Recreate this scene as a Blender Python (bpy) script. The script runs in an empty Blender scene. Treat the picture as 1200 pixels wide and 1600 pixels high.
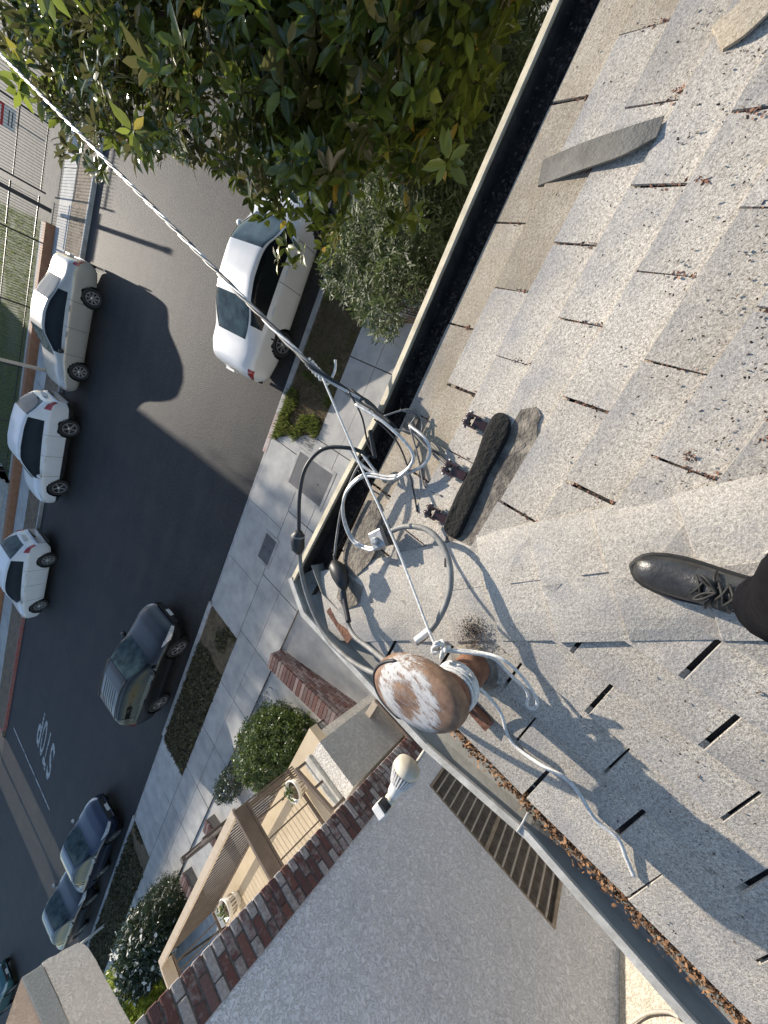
import bpy, math, random
import numpy as np
from mathutils import Vector, Matrix, Euler
random.seed(7); rng = np.random.default_rng(7)
scene = bpy.context.scene
R_ = math.radians

# ------------------------------------------------------------------ camera
CZ = 4.74                                     # lens height above the road
FPX, CX, CY = 543.0, 600.0, 800.0             # focal length in pixels of the 1200x1600 photo
PITCH = math.atan2(543.0, 367.0); AZ = R_(30.7)
Fv = np.array([-math.sin(AZ), math.cos(AZ), 0]); Rv = np.array([math.cos(AZ), math.sin(AZ), 0]); Zv = np.array([0, 0, 1.0])
Av = math.cos(PITCH) * Fv - math.sin(PITCH) * Zv
Uv = math.sin(PITCH) * Fv + math.cos(PITCH) * Zv
cam = bpy.data.cameras.new('camera'); cam.sensor_fit = 'VERTICAL'; cam.sensor_height = 36; cam.sensor_width = 27
cam.lens = 36 * FPX / 1600; cam.clip_start = 0.02; cam.clip_end = 2000
camo = bpy.data.objects.new('camera', cam); scene.collection.objects.link(camo)
m3 = Matrix((Vector(-Uv), Vector(Rv), Vector(-Av))).transposed()
camo.matrix_world = Matrix.Translation((0, 0, CZ)) @ m3.to_4x4()
scene.camera = camo

# ------------------------------------------------------------------ sky, sun, exposure
SUN_EL, SUN_AZ = R_(20.0), R_(1.7)
world = bpy.data.worlds.new('World'); scene.world = world; world.use_nodes = True
wn = world.node_tree.nodes; wl = world.node_tree.links
for n in list(wn): wn.remove(n)
wo = wn.new('ShaderNodeOutputWorld'); bg = wn.new('ShaderNodeBackground'); sky = wn.new('ShaderNodeTexSky')
sky.sky_type = 'NISHITA'; sky.sun_disc = False; sky.sun_elevation = SUN_EL; sky.sun_rotation = -SUN_AZ
sky.air_density = 1.0; sky.dust_density = 0.5; sky.ozone_density = 1.2
bg.inputs['Strength'].default_value = 0.135
wl.new(sky.outputs['Color'], bg.inputs['Color']); wl.new(bg.outputs['Background'], wo.inputs['Surface'])
sl = bpy.data.lights.new('sun', 'SUN'); sl.energy = 4.6; sl.angle = R_(0.5); sl.color = (1.0, 0.905, 0.775)
so = bpy.data.objects.new('sun', sl); scene.collection.objects.link(so)
so.rotation_euler = Euler((-(math.pi / 2 - SUN_EL), 0, SUN_AZ), 'XYZ')
vs = scene.view_settings; vs.view_transform = 'Standard'; vs.look = 'None'; vs.gamma = 1; vs.exposure = 0.80; vs.use_curve_mapping = False
scene.render.engine = 'CYCLES'

# ------------------------------------------------------------------ pixel helpers (photo pixel + a plane it touches -> point)
CAMP = np.array([0, 0, CZ])
def ray(px, py): return (CY - py) * Rv + (CX - px) * Uv + FPX * Av
def PX(px, py, z):
    d = ray(px, py); return tuple(CAMP + d * ((z - CZ) / d[2]))
def PY(px, py, y):
    d = ray(px, py); return tuple(CAMP + d * (y / d[1]))
def PXX(px, py, x):
    d = ray(px, py); return tuple(CAMP + d * (x / d[0]))
HR, KS = 1.16, 0.2
def zA(y): return CZ - HR + KS * (0.69 * HR - y)
def zB(x): return CZ - HR + KS * (0.86 * HR + x)
HIPC = -0.17 * HR
def zroof(x, y): return min(zA(y), zB(x))
def PA(px, py, lift=0.0):
    d = ray(px, py); t = (-HR + KS * 0.69 * HR + lift) / (d[2] + KS * d[1]); return tuple(CAMP + d * t)
def PB(px, py, lift=0.0):
    d = ray(px, py); t = (-HR + KS * 0.86 * HR + lift) / (d[2] - KS * d[0]); return tuple(CAMP + d * t)
G, SN = -1.42, 1.3                       # near pavement lies lower than the far one: the street climbs away from the house
RS = -G/(20.1-7.84)                      # cross slope of the road
def zroad(y): return -RS*(20.1-y)
def PR(px, py, lift=0.0):                # photo pixel on the sloping road
    d = ray(px, py); t = (-RS*20.1 - CZ + lift)/(d[2]-RS*d[1]); return tuple(CAMP + d*t)
def project(p):
    q = np.asarray(p) - CAMP; d = q @ Av
    return CX - FPX * (q @ Uv) / d, CY - FPX * (q @ Rv) / d

# ------------------------------------------------------------------ mesh helpers
COL = scene.collection
class MB:
    def __init__(s): s.v = []; s.f = []
    def add(s, vs, fs):
        o = len(s.v); s.v += [tuple(map(float, p)) for p in vs]; s.f += [tuple(i + o for i in f) for f in fs]; return s
    def box(s, x0, x1, y0, y1, z0, z1):
        return s.add([(x0,y0,z0),(x1,y0,z0),(x1,y1,z0),(x0,y1,z0),(x0,y0,z1),(x1,y0,z1),(x1,y1,z1),(x0,y1,z1)],
                     [(3,2,1,0),(4,5,6,7),(0,1,5,4),(1,2,6,5),(2,3,7,6),(3,0,4,7)])
    def obox(s, c, size, rot):     # oriented box
        M_ = rot.to_matrix() if hasattr(rot, 'to_matrix') else rot
        h = [k / 2 for k in size]; vv = []
        for z in (-1, 1):
            for x, y in ((-1,-1),(1,-1),(1,1),(-1,1)):
                vv.append(tuple(Vector(c) + M_ @ Vector((x*h[0], y*h[1], z*h[2]))))
        return s.add(vv, [(3,2,1,0),(4,5,6,7),(0,1,5,4),(1,2,6,5),(2,3,7,6),(3,0,4,7)])
    def bar(s, a, b, w, hgt, up=(0,0,1)):   # box beam from a to b
        a = Vector(a); b = Vector(b); d = (b - a); L = d.length; d.normalize()
        up = Vector(up); sd = d.cross(up)
        if sd.length < 1e-5: sd = d.cross(Vector((1,0,0)))
        sd.normalize(); u = sd.cross(d); M_ = Matrix((d, sd, u)).transposed()
        return s.obox((a + b) / 2, (L, w, hgt), M_)
    def tube(s, pts, r, n=8, cap=True, closed=False):
        pts = [Vector(p) for p in pts]; N = len(pts)
        rr = r if isinstance(r, (list, tuple)) else [r] * N
        t0 = (pts[1] - pts[0]).normalized(); ref = Vector((0,0,1)) if abs(t0.z) < .9 else Vector((1,0,0))
        u = t0.cross(ref).normalized(); vv = []; prev = t0
        for i in range(N):
            if closed: t = (pts[(i+1) % N] - pts[i-1])
            else: t = pts[min(i+1, N-1)] - pts[max(i-1, 0)]
            if t.length < 1e-9: t = prev
            t = t.normalized()
            q = prev.rotation_difference(t); u = (q @ u); u = (u - t * u.dot(t)).normalized(); w = t.cross(u); prev = t
            for k in range(n):
                a = 2 * math.pi * k / n; vv.append(pts[i] + (u * math.cos(a) + w * math.sin(a)) * rr[i])
        fs = []
        for i in range(N if closed else N - 1):
            j = (i + 1) % N
            for k in range(n):
                k2 = (k + 1) % n; fs.append((i*n+k, i*n+k2, j*n+k2, j*n+k))
        if cap and not closed:
            fs.append(tuple(range(n))[::-1]); fs.append(tuple((N-1)*n + k for k in range(n)))
        return s.add(vv, fs)
    def lathe(s, prof, n=24, M_=None, c=(0,0,0), cap=True):   # prof: list of (r,z)
        vv = []; fs = []
        M_ = M_ or Matrix.Identity(3)
        for r, z in prof:
            for k in range(n):
                a = 2*math.pi*k/n; vv.append(tuple(Vector(c) + M_ @ Vector((r*math.cos(a), r*math.sin(a), z))))
        for i in range(len(prof)-1):
            for k in range(n):
                k2 = (k+1) % n; fs.append((i*n+k, i*n+k2, (i+1)*n+k2, (i+1)*n+k))
        if cap: fs.append(tuple(range(n))[::-1]); fs.append(tuple((len(prof)-1)*n + k for k in range(n)))
        return s.add(vv, fs)
    def prism(s, poly, z0, z1):
        n = len(poly); vv = [(x,y,z0) for x,y in poly] + [(x,y,z1) for x,y in poly]
        fs = [tuple(range(n))[::-1], tuple(range(n, 2*n))] + [(i,(i+1)%n,n+(i+1)%n,n+i) for i in range(n)]
        return s.add(vv, fs)
    def mesh(s, name, mat, smooth=False):
        me = bpy.data.meshes.new(name); me.from_pydata(s.v, [], s.f); me.update()
        if mat: me.materials.append(mat)
        if smooth: me.polygons.foreach_set('use_smooth', [True]*len(me.polygons))
        return me
    def build(s, name, mat, parent=None, smooth=False):
        return link(name, s.mesh(name, mat, smooth), parent)
def link(name, me, parent=None, loc=None):
    o = bpy.data.objects.new(name, me); COL.objects.link(o)
    if parent is not None: o.parent = parent
    if loc is not None: o.location = loc
    return o
def bevel(o, w=.004, seg=2):
    b = o.modifiers.new('bevel', 'BEVEL'); b.width = w; b.segments = seg; b.limit_method = 'ANGLE'; return o
def empty(name, loc=(0,0,0), rz=0):
    o = bpy.data.objects.new(name, None); COL.objects.link(o); o.location = loc; o.rotation_euler = (0,0,rz); o.empty_display_size = .2; return o
def tag(o, label=None, cat=None, group=None, kind=None):
    if label: o['label'] = label
    if cat: o['category'] = cat
    if group: o['group'] = group
    if kind: o['kind'] = kind
    return o
def spline(pts, n=8):
    P = [Vector(p) for p in pts]; out = []
    for i in range(len(P)-1):
        p0 = P[max(i-1,0)]; p1 = P[i]; p2 = P[i+1]; p3 = P[min(i+2,len(P)-1)]
        for k in range(n):
            t = k/n; out.append(.5*((2*p1)+(-p0+p2)*t+(2*p0-5*p1+4*p2-p3)*t*t+(-p0+3*p1-3*p2+p3)*t**3))
    out.append(P[-1]); return out
def scatter(name, tv, tf, pos, rot, sc, mat, parent=None, smooth=True):   # many copies of a template joined (numpy)
    tv = np.asarray(tv, float); N = len(pos); nv = len(tv)
    V = np.einsum('nij,vj->nvi', rot, tv) * np.asarray(sc).reshape(N,1,1) + np.asarray(pos)[:,None,:]
    tfl = np.array([i for f in tf for i in f]); lens = np.array([len(f) for f in tf])
    idx = (tfl[None,:] + (np.arange(N)*nv)[:,None]).reshape(-1)
    me = bpy.data.meshes.new(name); me.vertices.add(N*nv); me.vertices.foreach_set('co', V.reshape(-1))
    me.loops.add(len(idx)); me.loops.foreach_set('vertex_index', idx.astype(np.int32))
    L = np.tile(lens, N); st = np.concatenate([[0], np.cumsum(L)[:-1]])
    me.polygons.add(len(L)); me.polygons.foreach_set('loop_start', st.astype(np.int32))
    me.update(calc_edges=True); me.validate()
    me.materials.append(mat)
    if smooth: me.polygons.foreach_set('use_smooth', np.ones(len(me.polygons), bool))
    return link(name, me, parent)
def rots(n, up=None, spread=1.0):       # random rotations; local z roughly towards up
    a = rng.uniform(0, 2*np.pi, n)
    if up is None:
        zv = rng.normal(size=(n,3))
    else:
        zv = np.asarray(up) + spread*rng.normal(size=(n,3))
    zv /= np.linalg.norm(zv, axis=1)[:,None]
    x = np.stack([np.cos(a), np.sin(a), 0*a], 1); x -= zv*(x*zv).sum(1)[:,None]; x /= np.linalg.norm(x, axis=1)[:,None]
    y = np.cross(zv, x); return np.stack([x, y, zv], 2)

# ------------------------------------------------------------------ materials
MATS = {}
def nd(nt, t, **kw):
    n = nt.nodes.new(t)
    for k, v in kw.items():
        if k in n.inputs.keys(): n.inputs[k].default_value = v
        else: setattr(n, k, v)
    return n
def mix(nt, fac, a, b, mode='MIX'):
    n = nt.nodes.new('ShaderNodeMix'); n.data_type = 'RGBA'; n.blend_type = mode
    for i, x in ((0, fac), (6, a), (7, b)):
        if hasattr(x, 'is_linked') or hasattr(x, 'links'): nt.links.new(x, n.inputs[i])
        else: n.inputs[i].default_value = (x if i == 0 else (*x, 1) if len(x) == 3 else x)
    return n.outputs[2]
def ramp(nt, fac, stops):
    n = nt.nodes.new('ShaderNodeValToRGB'); e = n.color_ramp.elements
    while len(e) < len(stops): e.new(.5)
    for i, (p, c) in enumerate(stops):
        e[i].position = p; e[i].color = (c, c, c, 1) if isinstance(c, (int, float)) else (*c, 1)
    nt.links.new(fac, n.inputs[0]); return n.outputs[0]
def coords(nt, kind='Object'):
    if kind == 'World': return nt.nodes.new('ShaderNodeNewGeometry').outputs['Position']
    return nt.nodes.new('ShaderNodeTexCoord').outputs[kind]
def noise(nt, vec, scale, detail=4, rough=.6):
    n = nd(nt, 'ShaderNodeTexNoise', Scale=scale, Detail=detail, Roughness=rough); nt.links.new(vec, n.inputs['Vector']); return n.outputs['Fac']
def base(name):
    m = bpy.data.materials.new(name); m.use_nodes = True; nt = m.node_tree; p = nt.nodes['Principled BSDF']; MATS[name] = m; return m, nt, p
def bump(nt, p, h, strength, dist=.01):
    b = nd(nt, 'ShaderNodeBump', Strength=strength, Distance=dist); nt.links.new(h, b.inputs['Height']); nt.links.new(b.outputs[0], p.inputs['Normal'])
def M(name, col, rough=.7, var=.2, scale=6, col2=None, bs=0, bscale=80, bdist=.01, metal=0, spec=.5, crd='World', orand=0.0, coat=0, thr=(.35,.65)):
    m, nt, p = base(name); v = coords(nt, crd)
    c2 = col2 or tuple(min(1, c*(1+var)) for c in col); c1 = col if col2 else tuple(c*(1-var) for c in col)
    f = ramp(nt, noise(nt, v, scale, 6), [(thr[0], 0.0), (thr[1], 1.0)])
    c = mix(nt, f, c1, c2)
    if orand:
        oi = nt.nodes.new('ShaderNodeObjectInfo'); hsv = nt.nodes.new('ShaderNodeHueSaturation')
        mr = nd(nt, 'ShaderNodeMapRange'); nt.links.new(oi.outputs['Random'], mr.inputs[0]); mr.inputs[3].default_value = 1-orand; mr.inputs[4].default_value = 1+orand
        nt.links.new(mr.outputs[0], hsv.inputs['Value']); nt.links.new(c, hsv.inputs['Color']); c = hsv.outputs[0]
    nt.links.new(c, p.inputs['Base Color'])
    p.inputs['Roughness'].default_value = rough; p.inputs['Metallic'].default_value = metal; p.inputs['Specular IOR Level'].default_value = spec
    if coat: p.inputs['Coat Weight'].default_value = coat; p.inputs['Coat Roughness'].default_value = .04
    if bs: bump(nt, p, noise(nt, v, bscale, 5), bs, bdist)
    return m
def shingle_mat(name, tint, stain, cap=False, ax=None):
    m, nt, p = base(name); v = coords(nt, 'World')
    vo = nd(nt, 'ShaderNodeTexVoronoi', Scale=430.0); nt.links.new(v, vo.inputs['Vector'])
    sep = nt.nodes.new('ShaderNodeSeparateColor'); nt.links.new(vo.outputs['Color'], sep.inputs[0])
    g = ramp(nt, sep.outputs[0], [(0, (.09,.085,.08)), (.2, (.24,.225,.205)), (.5, (.44,.42,.385)), (.8, (.56,.53,.48)), (1, (.74,.71,.66))])
    n2 = noise(nt, v, 150, 3, .7); c = mix(nt, ramp(nt, n2, [(.36, 0.0), (.60, 1.0)]), (.20,.185,.16), (.52,.49,.435))
    c = mix(nt, .5, c, g)
    if cap: c = mix(nt, .2, c, (.50,.48,.44))
    c = mix(nt, 1.0, c, tint, 'MULTIPLY')
    big = noise(nt, v, 2.2, 6, .65); c = mix(nt, ramp(nt, big, [(.42, 0.0), (.78, .45)]), c, (.19,.16,.125))
    blue = noise(nt, v, 6.5, 4); c = mix(nt, ramp(nt, blue, [(.50, 0.0), (.68, .45)]), c, (.25,.25,.265))
    sp_ = noise(nt, v, 38, 4, .75); c = mix(nt, ramp(nt, sp_, [(.66, 0.0), (.74, .4)]), c, (.12,.10,.08))
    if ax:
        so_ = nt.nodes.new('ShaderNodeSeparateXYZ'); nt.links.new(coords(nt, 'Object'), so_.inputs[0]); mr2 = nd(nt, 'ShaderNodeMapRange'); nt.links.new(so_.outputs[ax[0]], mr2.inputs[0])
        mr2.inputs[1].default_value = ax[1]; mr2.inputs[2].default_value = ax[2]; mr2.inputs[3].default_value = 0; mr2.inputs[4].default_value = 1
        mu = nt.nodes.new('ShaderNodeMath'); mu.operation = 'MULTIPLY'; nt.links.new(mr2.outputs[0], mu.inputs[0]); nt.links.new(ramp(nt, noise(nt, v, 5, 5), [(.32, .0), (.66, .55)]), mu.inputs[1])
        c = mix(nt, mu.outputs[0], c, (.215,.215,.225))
    if stain: c = mix(nt, ramp(nt, noise(nt, v, 9, 6), [(.25, .12), (.75, .62)]), c, (.20,.155,.095))
    oi = nt.nodes.new('ShaderNodeObjectInfo')
    mr = nd(nt, 'ShaderNodeMapRange'); nt.links.new(oi.outputs['Random'], mr.inputs[0]); mr.inputs[3].default_value = .88 if not cap else .97; mr.inputs[4].default_value = 1.10 if not cap else 1.03
    hsv = nt.nodes.new('ShaderNodeHueSaturation'); nt.links.new(mr.outputs[0], hsv.inputs['Value']); nt.links.new(c, hsv.inputs['Color'])
    nt.links.new(hsv.outputs[0], p.inputs['Base Color']); p.inputs['Roughness'].default_value = .95; p.inputs['Specular IOR Level'].default_value = .2
    bump(nt, p, n2, .45, .0035)
    return m
def stucco_mat(name, c1, c2, sc=14):
    m, nt, p = base(name); v = coords(nt, 'World')
    n = nd(nt, 'ShaderNodeTexNoise', Scale=sc, Detail=5, Roughness=.55, Distortion=1.2); nt.links.new(v, n.inputs['Vector'])
    h = ramp(nt, n.outputs['Fac'], [(.44, 0.0), (.50, .8), (.56, 1.0)])
    f = noise(nt, v, 1.4, 7, .7); c = mix(nt, ramp(nt, f, [(.35, 0.0), (.7, 1.0)]), c1, c2)
    st_ = noise(nt, v, 3.2, 8, .75); c = mix(nt, ramp(nt, st_, [(.54, 0.0), (.76, .35)]), c, tuple(k*.72 for k in (c1[0], c1[1]*.95, c1[2]*.88)))
    c = mix(nt, ramp(nt, n.outputs['Fac'], [(.44, .18), (.5, 0.0)]), c, tuple(k*.62 for k in c1))
    nt.links.new(c, p.inputs['Base Color']); p.inputs['Roughness'].default_value = .9
    ad = nt.nodes.new('ShaderNodeMath'); ad.operation = 'MULTIPLY_ADD'; nt.links.new(noise(nt, v, 120, 3), ad.inputs[0]); ad.inputs[1].default_value = .25; nt.links.new(h, ad.inputs[2])
    bump(nt, p, ad.outputs[0], .85, .010)
    return m
def brick_mat(name, wash=.5, k=1.0):
    m, nt, p = base(name); v = coords(nt, 'World')
    oi = nt.nodes.new('ShaderNodeObjectInfo')
    c = ramp(nt, oi.outputs['Random'], [(0, (.12,.050,.044)), (.25, (.17,.078,.068)), (.5, (.095,.056,.055)), (.75, (.20,.085,.065)), (1, (.17,.115,.108))])
    c = mix(nt, 1.0, c, (k, k*.93, k*.95), 'MULTIPLY')
    w2 = nt.nodes.new('ShaderNodeMath'); w2.operation = 'MULTIPLY_ADD'
    fr = nt.nodes.new('ShaderNodeMath'); fr.operation = 'FRACT'; ml = nt.nodes.new('ShaderNodeMath'); ml.operation = 'MULTIPLY'; ml.inputs[1].default_value = 7.31
    nt.links.new(oi.outputs['Random'], ml.inputs[0]); nt.links.new(ml.outputs[0], fr.inputs[0])
    nt.links.new(fr.outputs[0], w2.inputs[0]); w2.inputs[1].default_value = .55
    nt.links.new(noise(nt, v, 16, 6, .7), w2.inputs[2])
    c = mix(nt, ramp(nt, w2.outputs[0], [(.62, 0.0), (.95, wash)]), c, (.42,.39,.385))
    c = mix(nt, ramp(nt, noise(nt, v, 55, 3), [(.4, .3), (.6, 0.0)]), c, (.07,.045,.04))
    nt.links.new(c, p.inputs['Base Color']); p.inputs['Roughness'].default_value = .9
    bump(nt, p, noise(nt, v, 70, 5), .5, .006)
    return m
def leaf_mat(name, dark, lit, odd, rough=.32, trans=.35, oddp=.93, back=None):
    m, nt, p = base(name); g = nt.nodes.new('ShaderNodeNewGeometry'); oi = nt.nodes.new('ShaderNodeObjectInfo')
    ad = nt.nodes.new('ShaderNodeMath'); ad.operation = 'ADD'; nt.links.new(g.outputs['Random Per Island'], ad.inputs[0]); nt.links.new(oi.outputs['Random'], ad.inputs[1])
    fr = nt.nodes.new('ShaderNodeMath'); fr.operation = 'FRACT'; nt.links.new(ad.outputs[0], fr.inputs[0])
    c = ramp(nt, fr.outputs[0], [(0, dark), (.45, tuple((a+b)/2 for a,b in zip(dark,lit))), (.8, lit), (oddp, lit), (min(1, oddp+.04), odd)])
    if back: c = mix(nt, g.outputs['Backfacing'], c, back)
    nt.links.new(c, p.inputs['Base Color']); p.inputs['Roughness'].default_value = rough; p.inputs['Specular IOR Level'].default_value = .6
    tr = nt.nodes.new('ShaderNodeBsdfTranslucent'); hs = nt.nodes.new('ShaderNodeHueSaturation'); hs.inputs['Value'].default_value = 1.9; hs.inputs['Hue'].default_value = .495
    nt.links.new(c, hs.inputs['Color']); nt.links.new(hs.outputs[0], tr.inputs['Color'])
    ms = nt.nodes.new('ShaderNodeMixShader'); ms.inputs[0].default_value = trans
    nt.links.new(p.outputs[0], ms.inputs[1]); nt.links.new(tr.outputs[0], ms.inputs[2])
    nt.links.new(ms.outputs[0], nt.nodes['Material Output'].inputs['Surface']); return m
def paint_mat(name, col, metal=0.0, rough=.35):
    m, nt, p = base(name); v = coords(nt, 'World')
    d = ramp(nt, noise(nt, v, 3.5, 6), [(.4, 0.0), (.8, .5)])
    nt.links.new(mix(nt, d, col, tuple(k*.8+.01 for k in col)), p.inputs['Base Color'])
    p.inputs['Roughness'].default_value = rough; p.inputs['Metallic'].default_value = metal
    p.inputs['Coat Weight'].default_value = .35; p.inputs['Coat Roughness'].default_value = .08
    return m

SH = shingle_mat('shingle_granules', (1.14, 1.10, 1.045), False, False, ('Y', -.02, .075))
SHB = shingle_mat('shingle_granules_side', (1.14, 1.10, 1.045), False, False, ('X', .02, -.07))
SHC = shingle_mat('hip_cap_granules', (1.12,1.09,1.05), False, True)
SHS = shingle_mat('shingle_stained', (1.1, 1.04, .95), True)
DECK = M('slot_shade_underlay', (.035,.031,.028), .95, .4, 30, bs=.4, bscale=150)  # shade inside the open shingle slots is put into this dark deck colour
TAR = M('roof_tar', (.004,.004,.0035), .95, .6, 25, bs=.9, bscale=60, bdist=.02)
TARD = M('dusty_tar', (.075,.065,.055), .9, .5, 18, col2=(.24,.21,.17), bs=.9, bscale=50, bdist=.015)
ASPH, ant, ap_ = base('asphalt'); v_ = coords(ant, 'World')
mpa = ant.nodes.new('ShaderNodeMapping'); mpa.inputs['Scale'].default_value = (.12, 1.1, 1); ant.links.new(v_, mpa.inputs[0])
ca = mix(ant, ramp(ant, noise(ant, v_, .9, 7, .65), [(.35, 0.0), (.68, 1.0)]), (.017,.018,.022), (.034,.032,.031))
ca = mix(ant, ramp(ant, noise(ant, mpa.outputs[0], 1.6, 6), [(.42, 0.0), (.62, .5)]), ca, (.013,.014,.018))
ca = mix(ant, ramp(ant, noise(ant, v_, 26, 3, .7), [(.52, 0.0), (.70, .7)]), ca, (.085,.074,.058))
ca = mix(ant, ramp(ant, noise(ant, v_, 2.6, 5), [(.68, 0.0), (.75, .6)]), ca, (.014,.014,.015))
ant.links.new(ca, ap_.inputs['Base Color']); ap_.inputs['Roughness'].default_value = .72; ap_.inputs['Specular IOR Level'].default_value = .35
bump(ant, ap_, noise(ant, v_, 30, 5, .7), 1.0, .018)
ASPH2 = M('seal_coat', (.019,.020,.023), .8, .3, 1.6, bs=.25, bscale=90)
CONC = M('concrete', (.30,.295,.285), .9, .2, 2.2, col2=(.42,.41,.385), bs=.35, bscale=70, orand=.06)
CONC2 = M('kerb_concrete', (.27,.265,.255), .9, .25, 4, col2=(.4,.39,.37), bs=.35, bscale=70)
REDK = M('red_kerb_paint', (.30,.05,.04), .8, .4, 7, col2=(.22,.13,.11), bs=.3)
PINKK = M('faded_red_kerb', (.30,.20,.18), .85, .3, 6, col2=(.38,.34,.32), bs=.3)
DIRT = M('dirt', (.10,.072,.048), .95, .4, 4, col2=(.2,.15,.1), bs=.7, bscale=40, bdist=.02)
DRY = M('dry_turf', (.07,.055,.03), .95, .4, 6, col2=(.16,.115,.065), bs=.8, bscale=60, bdist=.03)
LAWN = M('lawn_soil', (.04,.06,.02), .95, .4, 4, col2=(.08,.10,.035), bs=.8, bscale=60, bdist=.03)
WHITEP = M('road_paint', (.06,.06,.06), .8, .3, 5, col2=(.40,.40,.39), thr=(.36,.52))
STUC = stucco_mat('lace_stucco', (.72,.735,.79), (.84,.85,.89), 33)
STUCW = stucco_mat('cream_stucco', (.60,.57,.52), (.72,.69,.64), 22)
STUCP = stucco_mat('pink_plaster', (.66,.49,.38), (.74,.57,.45), 30)
OURW = M('painted_wall', (.70,.66,.60), .85, .1, 3)
BRK = brick_mat('washed_brick', .95); BRK2 = brick_mat('red_brick', .3, .62)
MORT = M('mortar', (.11,.10,.095), .95, .3, 30, bs=.5, bscale=90)
TANF = M('tan_deck_coating', (.46,.375,.26), .75, .12, 2.5, col2=(.56,.47,.34), bs=.2, bscale=90)
TANR = M('tan_trim_paint', (.42,.35,.265), .55, .12, 6, col2=(.50,.42,.33))
BRNR = M('brown_trim_paint', (.105,.080,.064), .55, .15, 6, col2=(.15,.115,.09))
BLKM = M('black_iron', (.018,.017,.017), .5, .3, 10)
GUTP = M('cream_gutter_paint', (.25,.225,.165), .75, .15, 16, col2=(.40,.36,.27), bs=.15)
GUTW = M('white_gutter_paint', (.36,.34,.30), .6, .2, 14, col2=(.58,.56,.51), bs=.15)
GUTG = M('grey_gutter_lining', (.24,.23,.20), .6, .25, 7, col2=(.34,.33,.29), bs=.2, bscale=40)
GUTD = M('dirty_gutter_inside', (.016,.013,.011), .9, .5, 14, col2=(.055,.044,.036), bs=.6, bscale=90)
RUST = M('rusty_steel', (.095,.040,.026), .85, .4, 18, col2=(.25,.12,.07), bs=.5, bscale=70)
PORC = M('brown_porcelain', (.042,.020,.015), .22, .3, 15, coat=.5)
GALV = M('galvanised', (.42,.42,.41), .45, .2, 40, metal=.6)
ALU = M('bare_aluminium_strand', (.42,.41,.39), .42, .35, 60, col2=(.66,.65,.62), metal=.4)
CBLK = M('black_cable', (.022,.022,.023), .5, .3, 20)
CGRY = M('weathered_cable', (.12,.118,.115), .6, .3, 25, col2=(.24,.235,.22))
ROPE = M('white_rope', (.50,.49,.47), .85, .25, 120, col2=(.74,.73,.70), bs=.8, bscale=500, bdist=.002)
WHTP = M('white_plastic', (.72,.70,.66), .4, .08, 10)
CREAM = M('warm_white_plastic', (.66,.60,.48), .45, .1, 10)
TYRE = M('tyre_rubber', (.018,.018,.019), .8, .3, 20)
RIM = M('alloy_rim', (.45,.45,.46), .3, .1, 8, metal=.7)
GLASS = M('car_glass', (.008,.010,.012), .04, .3, 2, spec=.2)
GLASST = M('tinted_teal_glass', (.055,.085,.092), .05, .5, 3.0, col2=(.012,.022,.026), spec=.2)
HEADL = M('headlamp_lens', (.42,.42,.42), .12, .3, 12, coat=.8)
TAILL = M('tail_lamp_red', (.26,.012,.012), .15, .3, 12, coat=.8)
DARKT = M('black_trim', (.02,.02,.021), .55, .2, 10)
PLATE = M('number_plate', (.55,.55,.54), .5, .1, 30)
BARK = M('bark', (.10,.075,.06), .9, .4, 9, col2=(.2,.155,.125), bs=.9, bscale=28, bdist=.02)
LEAFB = M('dead_leaf_litter', (.10,.045,.02), .85, .5, 40, col2=(.33,.18,.085), crd='World')
CRUMB = M('bark_crumbs', (.022,.016,.012), .9, .6, 40, col2=(.10,.065,.045))
NEEDLE = M('red_needles', (.16,.068,.042), .85, .5, 60, col2=(.28,.15,.095))
ORNG = M('terracotta_wall', (.26,.115,.06), .85, .2, 5, col2=(.34,.165,.09))
LOUV = M('bronze_louvre', (.27,.22,.17), .55, .3, 12)
VBAR = M('taupe_vent_bar', (.42,.38,.33), .6, .15, 10)
MAGN = leaf_mat('magnolia_leaf', (.038,.056,.012), (.155,.195,.032), (.38,.24,.04), .18, .36, .965, (.055,.056,.022))
OLEA = leaf_mat('oleander_leaf', (.030,.050,.018), (.085,.115,.040), (.11,.14,.06), .6, .25)
BUSH = leaf_mat('bush_leaf', (.028,.046,.012), (.085,.125,.03), (.13,.15,.04), .4, .3)
LIME = leaf_mat('lime_leaf', (.14,.18,.025), (.27,.32,.05), (.30,.33,.07), .4, .35)
DARKB = leaf_mat('dark_bush_leaf', (.012,.024,.010), (.032,.050,.018), (.05,.07,.03), .4, .2)
PETAL = leaf_mat('white_petal', (.55,.55,.52), (.72,.71,.67), (.75,.7,.6), .6, .3)
GRASS = leaf_mat('grass_blade', (.055,.075,.018), (.12,.15,.03), (.2,.17,.07), .6, .3)
DRYG = leaf_mat('dry_grass_blade', (.075,.055,.028), (.16,.125,.06), (.08,.09,.03), .8, .2)
COVER = leaf_mat('ground_cover_leaf', (.040,.040,.020), (.105,.095,.048), (.15,.115,.06), .8, .2)
SHOE = M('black_leather', (.014,.014,.015), .3, .4, 25, col2=(.035,.034,.034), bs=.15, bscale=120)
SOLE = M('black_rubber_sole', (.012,.012,.012), .7, .3, 20)
CLOTH = M('charcoal_trousers', (.006,.006,.0075), 1.0, .3, 40, spec=.1, bs=.3, bscale=400, bdist=.002)
REDC = M('red_cloth', (.42,.03,.04), .8, .2, 30)
SKIN = M('skin', (.45,.28,.2), .6, .1, 20)

# ================================================================== GROUND
def struct(name, mb, mat, parent=None):
    o = mb.build(name, mat, parent)
    if parent is None: o['kind'] = 'structure'
    return o
KZ = .13            # kerb height
g = MB(); g.add([(-300,-200,-2.6),(300,-200,-2.6),(300,400,-2.6),(-300,400,-2.6)], [(0,1,2,3)]); struct('terrain', g, DIRT)
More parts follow.
